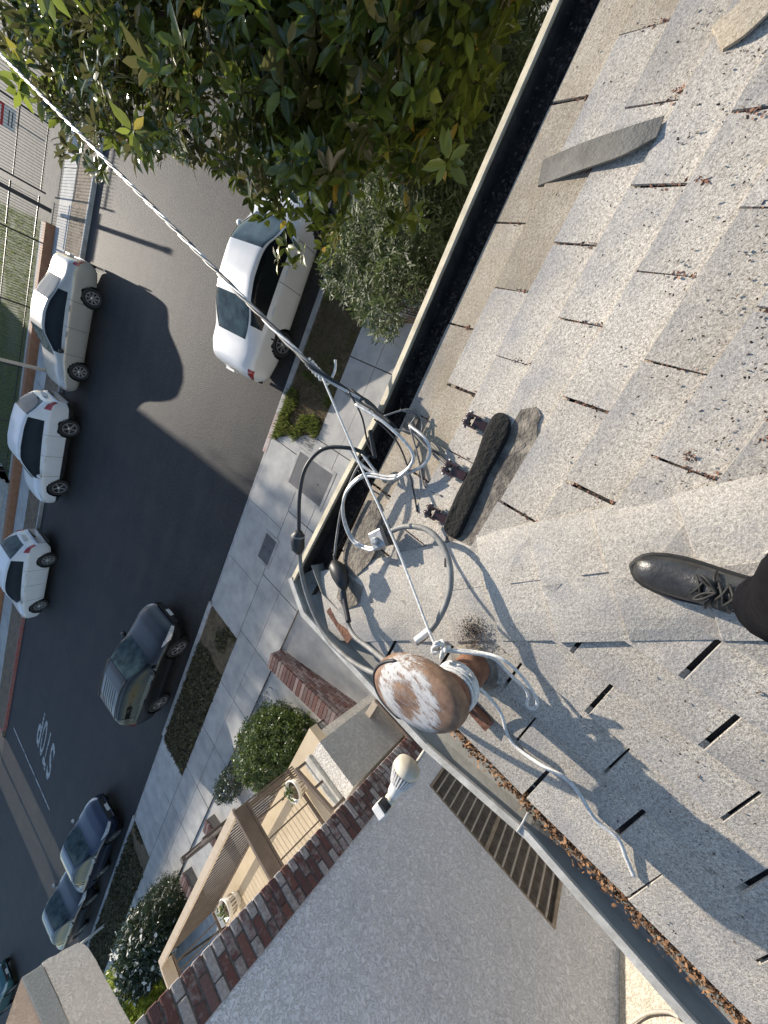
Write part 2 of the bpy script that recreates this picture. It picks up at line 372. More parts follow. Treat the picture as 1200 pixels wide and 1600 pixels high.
# road and the cross street on the left
g = MB(); g.add([(-120,7.80,zroad(7.8)),(80,7.80,zroad(7.8)),(80,20.15,0),(-120,20.15,0)], [(0,1,2,3)]); road = struct('road', g, ASPH)
g = MB(); g.add([(-42,20.1,.0),(-28.6,20.1,.0),(-28.6,120,.0),(-42,120,.0)], [(0,1,2,3)]); struct('cross_street', g, ASPH)
def kerb_run(name, x0, x1, y0, y1, mat, z=KZ, base=0.0):
    return bevel(struct(name, MB().box(x0, x1, y0, y1, base-.15, base+z), mat), .02, 2)
K0, K1 = 7.64, 7.84
kerb_run('kerb', -1.6, 60, K0, K1, CONC2, KZ, G); kerb_run('red_kerb', -2.7, -1.6, K0, K1, PINKK, KZ, G)
kerb_run('kerb', -7.95, -2.7, K0+.02, K1, CONC2, .05, G); kerb_run('kerb', -14.2, -7.95, K0, K1, CONC2, KZ, G)
kerb_run('kerb', -19.1, -14.2, K0+.02, K1, CONC2, .05, G); kerb_run('kerb', -90, -19.1, K0, K1, CONC2, KZ, G)
# far kerb
kerb_run('kerb', -18.6, 60, 20.1, 20.27, CONC2); kerb_run('red_kerb', -27.2, -18.6, 20.1, 20.27, REDK); kerb_run('kerb', -80, -42, 20.1, 20.27, CONC2)
cr = MB(); n = 8
arc = [(-27.2 - 1.4*math.sin(a), 21.5 - 1.4*math.cos(a)) for a in [k*math.pi/2/n for k in range(n+1)]]
arci = [(-27.2 - 1.23*math.sin(a), 21.5 - 1.23*math.cos(a)) for a in [k*math.pi/2/n for k in range(n+1)]]
cr.prism(arc + arci[::-1], -.1, KZ); struct('red_kerb', cr, REDK)
g = MB().box(-28.6, -28.43, 21.5, 100, -.1, KZ); struct('kerb', g, CONC2)
# slabs: sidewalk and driveway aprons, joints left open
GZ = G + KZ
side = struct('sidewalk', MB().box(-80, 40, 4.49, 6.08, G-.2, GZ-.03), MORT)
slabs = {}
def slab(par, x0, x1, y0, y1, z=KZ, mat=CONC):
    key = (round(x1-x0,2), round(y1-y0,2), mat.name)
    if key not in slabs:
        w, d = key[0]/2, key[1]/2; g = MB().box(-w, w, -d, d, -.06, 0); slabs[key] = g.mesh('slab', mat)
    o = link('slab', slabs[key], par, ((x0+x1)/2, (y0+y1)/2, z + random.uniform(-.002,.003))); o.rotation_euler = (random.uniform(-.002,.002), random.uniform(-.002,.002), 0); return o
x = 6.5
while x > -39:
    slab(side, x-2.0, x-.014, 4.50, 5.27, GZ); slab(side, x-2.0, x-.014, 5.285, 6.07, GZ); x -= 2.015
for (xa, xb) in ((-7.95,-2.2),(-19.1,-14.2)):
    ap = struct('driveway_apron', MB().box(xa, xb, 6.08, 7.65, G-.2, GZ-.035), MORT); k = 3; w = (xb-xa)/k
    for i in range(k): slab(ap, xa+i*w+.007, xa+(i+1)*w-.007, 6.095, 7.635, GZ-.002)
# concrete passage between the two buildings, sloping down to the back, and front walk
g = MB(); pas = struct('passage', g.add([(-6.8,4.48,G+.09),(-.4,4.48,G+.09),(-.4,0,G-.5),(-6.8,0,G-.5),(-6.8,-14,G-.55),(-.4,-14,G-.55)], [(3,2,1,0),(4,5,2,3)]), CONC)
g = MB().box(-40, -6.81, .3, 4.475, G-.4, G+.095); struct('front_walk', g, CONC)
# planted parkway strips
def parkway(poly, mat): return struct('parkway_soil', MB().prism(poly, G-.1, G+.11), mat)
parkway([(-1.45,6.09),(40,6.09),(40,7.63),(-2.2,7.63)], DRY)
for xa, xb in ((-14.19,-7.96),(-60,-19.11)): parkway([(xa,6.09),(xb,6.09),(xb,7.63),(xa,7.63)], DRY)
g = MB(); g.add([(-2.19,6.085,GZ-.01),(-1.45,6.085,GZ-.01),(-2.19,7.6,GZ-.01)], [(0,1,2)]); struct('apron_flare', g, CONC)
g = MB().box(-.39, 40, .2, 4.475, G-.3, G+.08); struct('planting_bed', g, DIRT)
# far side
g = MB().box(-28.4, 60, 20.28, 22.3, -.1, .12); struct('far_parkway', g, DIRT)
fs = struct('far_sidewalk', MB().box(-28.4, 60, 22.31, 24.2, -.1, .10), MORT)
x = 10.
while x > -28: slab(fs, x-1.83, x-.014, 22.33, 24.19, .13); x -= 1.845
g = MB().box(-28.4, .32, 24.9, 60, -.1, .33); struct('lawn', g, LAWN)
g = MB().box(.33, 60, 24.21, 60, -.1, .125); struct('far_driveway', g, M('old_driveway', (.10,.095,.085), .95, .25, 3, bs=.4, bscale=40))
g = MB().box(-60, -42, 20.28, 60, -.1, .12); struct('far_corner_ground', g, DIRT)
# utility covers set in the near pavement
for nm, q, lab in (('utility_cover', [(470,712),(525,740),(498,783),(448,757)], 'large grey rectangular utility cover in the driveway apron beside the roof corner'),
                   ('utility_cover', [(418,834),(434,848),(416,882),(402,868)], 'small grey utility cover out in the middle of the pavement')):
    c = np.mean([PX(*p, GZ) for p in q], axis=0); w = abs(PX(*q[0],GZ)[0]-PX(*q[3],GZ)[0])/2; d = abs(PX(*q[0],GZ)[1]-PX(*q[1],GZ)[1])/2
    e = empty(nm, (c[0], c[1], GZ)); tag(e, lab, 'utility cover', 'utility covers in the pavement')
    fr = MB()
    for sx in (-1, 1): fr.box(sx*(w+.04)-.04, sx*(w+.04)+.04, -d-.08, d+.08, -.03, .008)
    for sy in (-1, 1): fr.box(-w, w, sy*(d+.04)-.04, sy*(d+.04)+.04, -.03, .0075)
    fr.build('frame', CONC2, e)
    bevel(MB().box(-w+.006, w-.006, -d+.006, d-.006, -.03, .004).build('lid', M('grey_composite_lid', (.085,.088,.095), .8, .15, 6) if 'grey_composite_lid' not in MATS else MATS['grey_composite_lid'], e), .004)
    for s in (-.5, .5):
        r_ = MB(); r_.lathe([(.025,.003),(.025,.009),(.018,.009),(.018,.006)], 14, c=(0, s*d, 0)); r_.build('lifting_hole', DARKT, e)
# painted STOP and the limit line
def F2R(x, y, lift): return PR(*project((x, y, 0)), lift)
st = empty('stop_lettering', F2R(-21.3, 14.0, .005)); sto = Vector(st.location); tag(st, 'faded white STOP lettering painted on the asphalt', 'road marking')
y0 = 12.75
for ch in 'STOP':
    cu = bpy.data.curves.new('letter', 'FONT'); cu.body = ch; cu.size = 1; cu.fill_mode = 'FRONT'; cu.offset = .022
    to = bpy.data.objects.new('tmp', cu); COL.objects.link(to); dg = bpy.context.evaluated_depsgraph_get(); dg.update()
    me = bpy.data.meshes.new_from_object(to.evaluated_get(dg)); bpy.data.objects.remove(to); me.materials.append(WHITEP)
    co = np.array([v.co[:] for v in me.vertices]); co[:,0] -= co[:,0].min(); wdt = co[:,0].max(); co[:,1] /= co[:,1].max()
    nx = -20.2 - co[:,1]*2.35; ny = y0 + co[:,0]/wdt*.52
    for i, v in enumerate(me.vertices): v.co = Vector(F2R(nx[i], ny[i], .007)) - sto
    link('letter', me, st); y0 += .66
a, b = Vector(F2R(-26.0,18.9,.008)), Vector(F2R(-23.4,11.9,.008)); dv = (b-a).normalized(); sd = Vector((-dv.y, dv.x, 0))*.08
o = MB().add([a-sd, b-sd, b+sd, a+sd], [(0,1,2,3)]).build('limit_line', WHITEP); tag(o, 'thin worn white limit line crossing the lane ahead of the lettering', 'road marking')

# ================================================================== HOUSE WITH THE SHINGLED ROOF
house = empty('house', (0, 0, 0)); tag(house, 'low house with pale granule shingle hip roof and cream gutters', 'house')
XE, YE = -.855, .752           # shingle edges
wl_ = MB(); wl_.box(-.45, 8, -8, .38, G-.7, CZ-HR-.12); wl_.build('wall', OURW, house)
sf = MB(); sf.add([(-.86,.755,CZ-1.33),(8,.755,CZ-1.33),(8,-8,CZ-1.33),(-.86,-8,CZ-1.33)], [(0,1,2,3)]); sf.build('soffit', OURW, house)
def hip_x(y): return HIPC - y
top = -4.0
dk = MB()
A0 = [(XE, YE), (8, YE), (8, top), (hip_x(top), top), (XE, HIPC-XE)]
dk.add([(x, y, zA(y)-.004) for x, y in A0], [tuple(range(5))[::-1]])
B0 = [(XE, HIPC-XE), (hip_x(top), top), (hip_x(top), -8), (XE, -8)]
dk.add([(x, y, zB(x)-.004) for x, y in B0], [tuple(range(4))[::-1]])
roof = dk.build('roof', DECK, house)
edge = MB(); edge.box(XE-.01, 8, YE-.02, YE+.012, CZ-HR-.16, CZ-HR-.004); edge.box(XE-.012, XE+.02, -8, YE-.02, CZ-HR-.16, CZ-HR+.018); edge.build('fascia', GUTD, house)
def clip(poly, a, b, c):      # keep a*x+b*y >= c
    out = []
    for i in range(len(poly)):
        p, q = poly[i], poly[(i+1) % len(poly)]; dp = a*p[0]+b*p[1]-c; dq = a*q[0]+b*q[1]-c
        if dp >= 0: out.append(p)
        if (dp >= 0) != (dq >= 0):
            t = dp/(dp-dq); out.append((p[0]+(q[0]-p[0])*t, p[1]+(q[1]-p[1])*t))
    return out
def tab_piece(poly, zf, mat):
    poly = [p for i, p in enumerate(poly) if math.hypot(p[0]-poly[i-1][0], p[1]-poly[i-1][1]) > 1e-4]
    if len(poly) < 3: return
    n = len(poly); c = np.mean(poly, axis=0)
    area = .5*sum(poly[i-1][0]*poly[i][1]-poly[i][0]*poly[i-1][1] for i in range(n))
    if area < 0: poly = poly[::-1]
    if abs(area) < 4e-4: return
    vv = [(x-c[0], y-c[1], zf(x,y)) for x, y in poly] + [(x-c[0], y-c[1], zf(x,y)-.007) for x, y in poly]
    zc = min(v[2] for v in vv); vv = [(x,y,z-zc) for x,y,z in vv]
    fsx = [tuple(range(n)), tuple(range(n, 2*n))[::-1]] + [(i, n+i, n+(i+1) % n, (i+1) % n) for i in range(n)]
    link('shingle', MB().add(vv, fsx).mesh('shingle', mat), roof, (c[0], c[1], zc))
EXP = .1265
count = 0
for j in range(5, -11, -1):                     # courses of the street-facing slope
    yl = min(.143 + EXP*j, YE+.012); x0 = .010 + .19*j
    for nn in range(-12, 14):
        xa = x0 + .321*nn + random.uniform(-.004,.004); xb = x0 + .321*(nn+1); gap = .0036
        if xb < XE-.05 or xa > 2.6: continue
        poly = [(max(xa+gap, XE-.012), yl + random.uniform(-.003,.003)), (xb-gap, yl + random.uniform(-.003,.003)), (xb-gap*.6, yl-EXP-.022), (max(xa+gap*.6, XE-.012), yl-EXP-.022)]
        poly = clip(poly, 1, 1, HIPC + .01)
        if len(poly) < 3: continue
        lift = random.uniform(.0,.002)
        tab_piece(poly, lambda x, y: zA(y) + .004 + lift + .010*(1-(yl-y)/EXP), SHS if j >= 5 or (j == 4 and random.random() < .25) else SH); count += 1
for j in range(-9, 6):                          # courses of the passage-facing slope
    xl = -.255 - .1165*j
    if j == 5: xl = XE - .012
    y0 = -.285 - .109*j
    for nn in range(-9, 7):
        ya = y0 + .295*nn + random.uniform(-.004,.004); yb = y0 + .295*(nn+1); gap = .0052
        if yb < -1.9 or ya > YE: continue
        poly = [(xl + random.uniform(-.003,.003), ya+gap), (xl+.1165+.022, ya+gap*.7), (xl+.1165+.022, yb-gap*.7), (xl + random.uniform(-.003,.003), yb-gap)]
        poly = clip(poly, -1, -1, -HIPC + .01)
        if len(poly) < 3: continue
        lift = random.uniform(0,.002)
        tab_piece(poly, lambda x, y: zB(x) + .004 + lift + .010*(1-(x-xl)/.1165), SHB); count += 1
# hip caps: folded shingles lapping up the hip
def zsoft(x, y):
    a, b = zA(y), zB(x); return -math.log(math.exp(-a*55) + math.exp(-b*55))/55 + math.log(2)/55*.55
hx, hy = XE+.0, HIPC-XE
s = -.09; i = 0
while s < 2.6:
    L = .215 + random.uniform(-.008,.008); half = .157 + random.uniform(-.002,.002); off = random.uniform(-.002,.002); nW = 12; nL = 5
    vv = []; fs_ = []
    for a in range(nL+1):
        for b in range(nW+1):
            w = -half + 2*half*b/nW + off; t = s + L*a/nL
            x = hx + t*.7071 + w*.7071; y = hy - t*.7071 + w*.7071
            fr = (a/nL); wav = .004*math.sin(t*9+i) * (abs(w)/half)**3
            z = zsoft(x, y) + .019 - .011*fr - .006*(abs(w)/half)**4 + wav + random.uniform(-.0006,.0006)
            vv.append((x, y, z))
    N = len(vv); vv += [(x,y,z-.006) for x,y,z in vv]; W1 = nW+1
    for a in range(nL):
        for b in range(nW):
            q = (a*W1+b, a*W1+b+1, (a+1)*W1+b+1, (a+1)*W1+b); fs_.append(q[::-1]); fs_.append(tuple(k+N for k in q))
    for a in range(nL):
        fs_.append((a*W1, (a+1)*W1, N+(a+1)*W1, N+a*W1)[::-1]); fs_.append((a*W1+nW, (a+1)*W1+nW, N+(a+1)*W1+nW, N+a*W1+nW))
    for b in range(nW): fs_.append((b, b+1, N+b+1, N+b)); fs_.append((nL*W1+b, nL*W1+b+1, N+nL*W1+b+1, N+nL*W1+b)[::-1])
    MB().add(vv, fs_).build('hip_shingle', SHC, roof, smooth=False); s += .158; i += 1
# gutters: swept channel along both eaves with the rounded-off corner
ZL = CZ - 1.10
lipA = [PX(1010,-360,ZL), PX(858,0,ZL), PX(720,320,ZL), PX(585,640,ZL), PX(520,765,ZL), PX(450,905,ZL)]
lipC = PX(470,962,ZL)
lipB = [PX(660,1170,ZL), PX(820,1311,ZL), PX(1070,1600,ZL)]; dB = (lipB[-1][1]-lipB[0][1])
lipB.append((lipB[-1][0], -8, ZL))
lipA[0] = (8, lipA[1][1], ZL)
def sweep(path, prof):       # prof (inward offset, dz); path runs +x -> corner -> -y, inside is the roof side
    P2 = [Vector((p[0], p[1])) for p in path]; vv = []; n = len(prof)
    for i, p in enumerate(P2):
        d1 = (P2[i]-P2[i-1]).normalized() if i else (P2[1]-P2[0]).normalized()
        d2 = (P2[i+1]-P2[i]).normalized() if i < len(P2)-1 else d1
        nrm = Vector((-(d1+d2).y, (d1+d2).x)).normalized(); k = 1/max(.5, nrm.dot(Vector((-d1.y, d1.x))))
        for o_, dz in prof: q = p + nrm*o_*k; vv.append((q.x, q.y, path[i][2]+dz))
    fs_ = []
    for i in range(len(P2)-1):
        for k in range(n): k2 = (k+1) % n; fs_.append((i*n+k, i*n+k2, (i+1)*n+k2, (i+1)*n+k))
    fs_.append(tuple(range(n))); fs_.append(tuple((len(P2)-1)*n+k for k in range(n))[::-1])
    return MB().add(vv, fs_)
pathA = lipA; pathB = [lipA[-1], lipC] + lipB
g1 = empty('gutter', (0,0,0)); g1.parent = house
sweep(pathA, [(0,-.016),(.034,0),(.038,-.004),(.036,-.014),(.012,-.026),(.012,-.12),(0,-.12)]).build('gutter_lip', GUTP, g1)
sweep(pathA, [(.013,-.115),(.125,-.115),(.125,-.05),(.128,-.05),(.128,-.12),(.013,-.12)]).build('gutter_floor', GUTD, g1)
sweep(pathA, [(.0125,-.021),(.0165,-.021),(.0165,-.112),(.0125,-.112)]).build('gutter_lining', GUTD, g1)
g2 = empty('gutter', (0,0,0)); g2.parent = house
sweep(pathB, [(0,0),(.026,0),(.026,-.010),(.008,-.016),(.008,-.11),(0,-.11)]).build('gutter_lip', GUTW, g2)
sweep(pathB, [(.009,-.035),(.030,-.07),(.085,-.085),(.15,-.075),(.15,-.02),(.153,-.02),(.153,-.095),(.085,-.10),(.02,-.09),(.009,-.06)]).build('gutter_lining', GUTG, g2)
ro = MB(); p = PX(515,950,CZ-1.13); q = PX(548,1000,CZ-1.13); ro.bar(p, q, .05, .006); ro.build('rusty_patch', RUST, g2)
# wire hanger across the gutter
hg = MB(); a_ = PX(808,1300,ZL+.004); b_ = PX(825,1270,ZL-.02); hg.tube([a_, tuple((np.array(a_)+np.array(b_))/2+np.array([0,0,.008])), b_], .003, 6); hg.build('gutter_hanger', GALV, g2)
for pix in ([(548,800),(566,770),(590,782),(604,812),(598,850),(580,880),(556,905),(540,880),(536,840)], [(536,905),(552,900),(572,915),(565,940),(545,955),(530,935)], [(630,650),(650,640),(662,655),(655,672),(636,676)]):
    pts_ = []
    for a_, b_ in pix:
        p = PA(a_+random.uniform(-3,3), b_+random.uniform(-3,3)); pts_.append((p[0], min(p[1], YE+.005), max(zsoft(p[0], min(p[1],YE)), zroof(p[0], min(p[1],YE)))+.018))
    n_ = len(pts_); MB().add(pts_ + [(x,y,z-.022) for x,y,z in pts_], [tuple(range(n_))] + [(i, n_+i, n_+(i+1) % n_, (i+1) % n_) for i in range(n_)]).build('tar_smear', TARD, roof)
# drip of old sealant and leaf litter at the eaves
flake_v = [(-.5,-.22,0),(0,-.3,.08),(.5,-.05,0),(.2,.28,.1),(-.35,.2,.05)]; flake_f = [(0,1,3,4),(1,2,3)]
def litter(name, pts, size, mat, parent=None, up=(0,0,1), sp=.8):
    n = len(pts); return scatter(name, flake_v, flake_f, np.array(pts), rots(n, np.array(up), sp), rng.uniform(size*.4, size*1.3, n), mat, parent, False)
pts = []
for _ in range(4500):
    y = random.uniform(-1.15, .40); w_ = .035 if y < -.05 else .022; pts.append((XE-.030 + random.gauss(0, w_*.4), y, CZ-1.145 + random.uniform(0,.022)))
tag(litter('gutter_leaf_litter', pts, .012, LEAFB), 'brown crumbled leaf litter lying along the grey gutter', 'leaf litter', kind='stuff')
pts = [(random.uniform(-.9,1.6), YE+.012+abs(random.gauss(0,.035)), CZ-1.175+random.uniform(0,.02)) for _ in range(3600)]
tag(litter('gutter_black_litter', pts, .011, CRUMB), 'black leaf mould in the shadowed gutter along the street eave', 'leaf litter', kind='stuff')
pts = []
for _ in range(1500):                            # bark crumbs over the upper slope
    px, py = random.uniform(860,1240), random.uniform(0,780)
    if random.random() > ((px-800)/420)**1.5: continue
    p = PA(px, py); pts.append((p[0], p[1], p[2]+.013))
for _ in range(160):
    px, py = random.uniform(900,1230), random.uniform(1050,1500); p = PB(px, py); pts.append((p[0], p[1], p[2]+.013))
tag(litter('bark_crumb_litter', pts, .0058, CRUMB), 'dark bark crumbs scattered over the pale shingles', 'debris', kind='stuff')
pts = []; up_ = []
for j in range(-2, 6):                           # needles caught in the slots
    yl = .143 + EXP*j; x0 = .010 + .19*j
    for nn in range(-4, 8):
        xs_ = x0 + .321*nn
        if xs_ < HIPC - yl + .1 or xs_ > 2.2: continue
        for _ in range(34): t = random.random(); pts.append((xs_+random.gauss(0,.004), yl - t*EXP, zA(yl - t*EXP)+.006+random.uniform(0,.004)))
for px, py, r in ((1135,755,28),(1075,715,16),(1175,185,22),(1150,55,24),(1095,290,10),(1060,150,10),(1190,690,14)):
    for _ in range(22):
        p = PA(px+random.gauss(0,r*.5), py+random.gauss(0,r*.3)); pts.append((p[0],p[1],p[2]+.014))
tag(litter('red_needle_litter', pts, .008, NEEDLE), 'reddish needles and leaf bits caught in the shingle slots', 'debris', kind='stuff')
# curled strip of shingle lying loose
def sheet(pts_l, pts_r, th, name, mat, parent=None):
    n = len(pts_l); vv = [*pts_l, *pts_r]; vv += [(x,y,z-th) for x,y,z in vv]; N = 2*n; f_ = []
    for i in range(n-1):
        f_ += [(i,i+1,n+i+1,n+i), (N+i,N+n+i,N+n+i+1,N+i+1), (i,N+i,N+i+1,i+1), (n+i,n+i+1,N+n+i+1,N+n+i)]
    f_ += [(0,n,N+n,N), (n-1,N+n-1,N+2*n-1,2*n-1)]
    return MB().add(vv, f_).build(name, mat, parent)
FELT = M('grey_felt_back', (.105,.10,.088), .9, .25, 14, col2=(.17,.16,.14), bs=.4, bscale=120)
lp = spline([PA(848,250,.012), PA(905,225,.03), PA(975,200,.034), PA(1038,180,.02)], 5); rp = spline([PA(840,290,.014), PA(905,266,.03), PA(970,243,.036), PA(1026,213,.024)], 5)
o = sheet([tuple(p) for p in lp], [tuple(p) for p in rp], .006, 'shingle_scrap', FELT); tag(o, 'curled dark grey strip of felt lying loose on the shingles', 'roofing scrap')
lp = spline([PA(1112,40,.016), PA(1150,8,.02), PA(1215,-60,.016)], 5); rp = spline([PA(1130,76,.02), PA(1170,48,.026), PA(1240,-20,.02)], 5)
o = sheet([tuple(p) for p in lp], [tuple(p) for p in rp], .008, 'shingle_scrap', SHS); tag(o, 'torn loose shingle tab with dirt around its edges near upper roof', 'roofing scrap')

# ------------------------------------------------------------------ tarred block with three insulators
tb = empty('tarred_block', PA(760,750)); tag(tb, 'tar-covered wooden block sealed down on the roof slope', 'roof block')
tbl = Vector(tb.location)
def rel(p, o): return tuple(Vector(p) - o)
ends = [(.112,.395),(.03,.384),(-.06,.372),(-.15,.367),(-.24,.356),(-.300,.352)]
vv = []; nb = 9; secs = []
for i, (x, y) in enumerate(ends):
    w = (.040,.040,.032,.038,.033,.038)[i]; hh = (.026,.036,.028,.035,.028,.028)[i]
    for k in range(nb):
        a = math.pi*k/(nb-1); yy = y + math.cos(a)*w*(1.0 if k in (0,nb-1) else 1.1); zz = zA(yy) + .004 + (hh*min(1, math.sin(a)*1.6)) + random.uniform(-.007,.007)
        vv.append(rel((x + random.uniform(-.009,.009), yy + random.uniform(-.008,.008), zz), tbl))
f_ = [(i*nb+k, (i+1)*nb+k, (i+1)*nb+k+1, i*nb+k+1) for i in range(len(ends)-1) for k in range(nb-1)] + [tuple(range(nb)), tuple((len(ends)-1)*nb+k for k in range(nb))[::-1]]
blk = MB().add(vv, f_).build('block', TAR, tb, True); sb = blk.modifiers.new('s', 'SUBSURF'); sb.levels = 1; sb.render_levels = 2
sk = MB(); skp = []
for k in range(28):
    a = 2*math.pi*k/28; x = -.10 + .245*math.copysign(abs(math.cos(a))**.5, math.cos(a)); y = .318 + .066*math.copysign(abs(math.sin(a))**.6, math.sin(a)) + .07*(x+.1)*.6
    x += random.uniform(-.016,.016); y += random.uniform(-.016,.012); skp.append(rel((x, y, zA(y)+.0125), tbl))
sk.add(skp + [tuple(Vector(p)-Vector((0,0,.01))) for p in skp], [tuple(range(28))] + [(i, 28+i, 28+(i+1) % 28, (i+1) % 28) for i in range(28)]); sk.build('tar_skirt', TARD, tb)
def insulator(px, py, lab):
    p = Vector(PA(px, py, .030)); e = empty('wire_holder', p); e.scale = (.82,.82,.82); tag(e, lab, 'insulator', 'porcelain wire holders on the tarred block')
    MB().bar((0,-.055,-.01), (0,.005,-.005), .035, .02).build('bracket', PORC, e)
    for sx in (-1, 1): MB().bar((sx*.021,-.012,0), (sx*.021,.038,.002), .008, .022).build('clevis_arm', PORC, e)
    Mx = Matrix.Rotation(math.pi/2, 3, 'Y')
    MB().lathe([(.010,-.017),(.019,-.016),(.020,-.010),(.011,-.004),(.011,.004),(.020,.010),(.019,.016),(.010,.017)], 18, Mx, (0,.030,.002)).build('spool', PORC, e, True)
    MB().lathe([(.005,-.034),(.008,-.034),(.008,-.028),(.005,-.027),(.005,.027),(.008,.028),(.008,.034),(.005,.034)], 10, Mx, (0,.030,.002)).build('bolt', GALV, e, True)
    return e
insulator(742, 660, 'bare porcelain wire holder at the wide end of the tarred block')
insulator(708, 735, 'middle porcelain wire holder with cables hitched to it')
insulator(680, 803, 'porcelain wire holder at the narrow end beside the grey cable loop')

# ------------------------------------------------------------------ mast and weatherhead
mx, my = -.600, .075; zb = zB(mx)
mast = empty('service_mast', (mx, my, zb)); tag(mast, 'rusty white-flaked weatherhead on a short service mast wrapped with rope', 'service mast')
WH, wnt, wp = base('flaked_paint_on_rust'); v = coords(wnt, 'Object')
mp = wnt.nodes.new('ShaderNodeMapping'); mp.inputs['Rotation'].default_value = (0, 0, R_(-30)); mp.inputs['Scale'].default_value = (34, 8, 34); wnt.links.new(v, mp.inputs[0])
nn_ = noise(wnt, mp.outputs[0], 1.6, 8, .65)
sx_ = wnt.nodes.new('ShaderNodeVectorMath'); sx_.operation = 'MULTIPLY_ADD'; wnt.links.new(v, sx_.inputs[0]); sx_.inputs[1].default_value = (9.5, 8.0, 0); sx_.inputs[2].default_value = (.38, -.55, 0)
ln_ = wnt.nodes.new('ShaderNodeVectorMath'); ln_.operation = 'LENGTH'; wnt.links.new(sx_.outputs[0], ln_.inputs[0])
c = mix(wnt, ramp(wnt, noise(wnt, v, 22, 7, .7), [(.3, 0.0), (.7, 1.0)]), (.085,.042,.030), (.30,.185,.115))
fine = noise(wnt, mp.outputs[0], 3.5, 8, .75)
wsum = wnt.nodes.new('ShaderNodeMath'); wsum.operation = 'MULTIPLY'; wnt.links.new(ramp(wnt, ln_.outputs['Value'], [(.0, .76), (.25, .80), (.42, .98), (.70, 1.0), (.9, .70), (1, .62)]), wsum.inputs[0])
av_ = wnt.nodes.new('ShaderNodeMath'); av_.operation = 'MULTIPLY_ADD'; wnt.links.new(fine, av_.inputs[0]); av_.inputs[1].default_value = .55
hf_ = wnt.nodes.new('ShaderNodeMath'); hf_.operation = 'MULTIPLY'; wnt.links.new(nn_, hf_.inputs[0]); hf_.inputs[1].default_value = .5; wnt.links.new(hf_.outputs[0], av_.inputs[2]); wnt.links.new(av_.outputs[0], wsum.inputs[1])
wf = ramp(wnt, wsum.outputs[0], [(.425, 0.0), (.50, .8), (.62, 1.0)])
c = mix(wnt, wf, c, (.46,.46,.46)); wnt.links.new(c, wp.inputs['Base Color']); wp.inputs['Roughness'].default_value = .7
nn_ = wf
bump(wnt, wp, nn_, .5, .004)
MB().lathe([(.050,-.05),(.050,.24),(.046,.245)], 24).build('pipe', RUST, mast, True)
MB().lathe([(.085,.004),(.08,.012),(.062,.022),(.056,.04),(.052,.04)], 24).build('roof_flashing', TARD, mast, True)
# hood: a domed shell leaning to the street, rim with overhang
hood = MB(); cxh, cyh = 0.0, .080; ztop = .318
Nu, Nv = 40, 14
def hp(u, v):          # u angle, v 0 top .. 1 rim
    a = 2*math.pi*u; rx, ry = .088, .150
    s_ = math.sin(v*math.pi/2)
    x = cxh + rx*math.cos(a)*s_; y = cyh + ry*math.sin(a)*s_
    z = ztop - .042*(1-math.cos(v*math.pi/2))**1.15 - .030*(y-cyh)/ry*s_*.8
    ca_, sa_ = math.cos(R_(30)), math.sin(R_(30))
    return x*ca_ - y*sa_, x*sa_ + y*ca_, z
for j in range(Nv+1):
    for i in range(Nu): hood.v.append(hp(i/Nu, j/Nv))
for j in range(Nv):
    for i in range(Nu): i2 = (i+1) % Nu; hood.f.append((j*Nu+i, (j+1)*Nu+i, (j+1)*Nu+i2, j*Nu+i2))
o0 = (Nv)*Nu
low = len(hood.v)
for dz, sc in ((-.010,1.03),(-.034,1.03),(-.040,.97),(-.040,.80)):
    for i in range(Nu):
        x, y, z = hp(i/Nu, 1); cxr, cyr = -cyh*math.sin(R_(30)), cyh*math.cos(R_(30)); hood.v.append((cxr+(x-cxr)*sc, cyr+(y-cyr)*sc, z+dz))
rings = [o0, low, low+Nu, low+2*Nu, low+3*Nu]
for a_, b_ in zip(rings, rings[1:]):
    for i in range(Nu): i2 = (i+1) % Nu; hood.f.append((a_+i, b_+i, b_+i2, a_+i2))
hood.f.append(tuple(low+3*Nu+i for i in range(Nu))[::-1])
hood.v = [(x*.95, y*.95, z) for x, y, z in hood.v]
hd = hood.build('weatherhead', WH, mast, True)
MB().tube([Vector(hp(.06+.40*k/30, .80))*.95 + Vector((0,0,.001+.05*hp(.06+.40*k/30, .80)[2])) for k in range(31)], [.001]+[.0055]*29+[.001], 6).build('hood_gap', DARKT, hd, True)
MB().lathe([(.052,.15),(.056,.155),(.056,.262),(.05,.275)], 24).build('clamp_collar', RUST, mast, True)
for sx in (-1, 1): MB().lathe([(.009,-.008),(.009,.008),(.006,.010)], 8, Matrix.Rotation(math.pi/2, 3, 'Y'), (sx*.058,-.02,.19)).build('clamp_bolt', GALV, mast)
# rusty bracket lying by the mast
p0, p1 = Vector(PB(716,1082,.02)), Vector(PB(765,1136,.02)); e = empty('rusty_bracket', (p0+p1)/2); tag(e, 'flat rusty steel bracket lying beside the mast at the gutter edge', 'bracket')
q0, q1 = p0-e.location, p1-e.location
MB().bar(q0, q1, .045, .005).build('plate', RUST, e); MB().bar(q0+Vector((.02,.01,.012)), q1+Vector((.02,.01,.012)), .005, .03).build('upturned_edge', RUST, e)
# dark mould patch of twigs by the mast
c0 = PA(733,992,.02); pts = [(c0[0]+q1_, c0[1]+q2_, zsoft(c0[0]+q1_,c0[1]+q2_)+.021) for q1_, q2_ in [(random.gauss(0,.026), random.gauss(0,.018)) for _ in range(900)]]
tag(litter('moss_clump', pts, .0045, CRUMB), 'dark clump of moss and grit on the hip beside the mast', 'debris', kind='stuff')

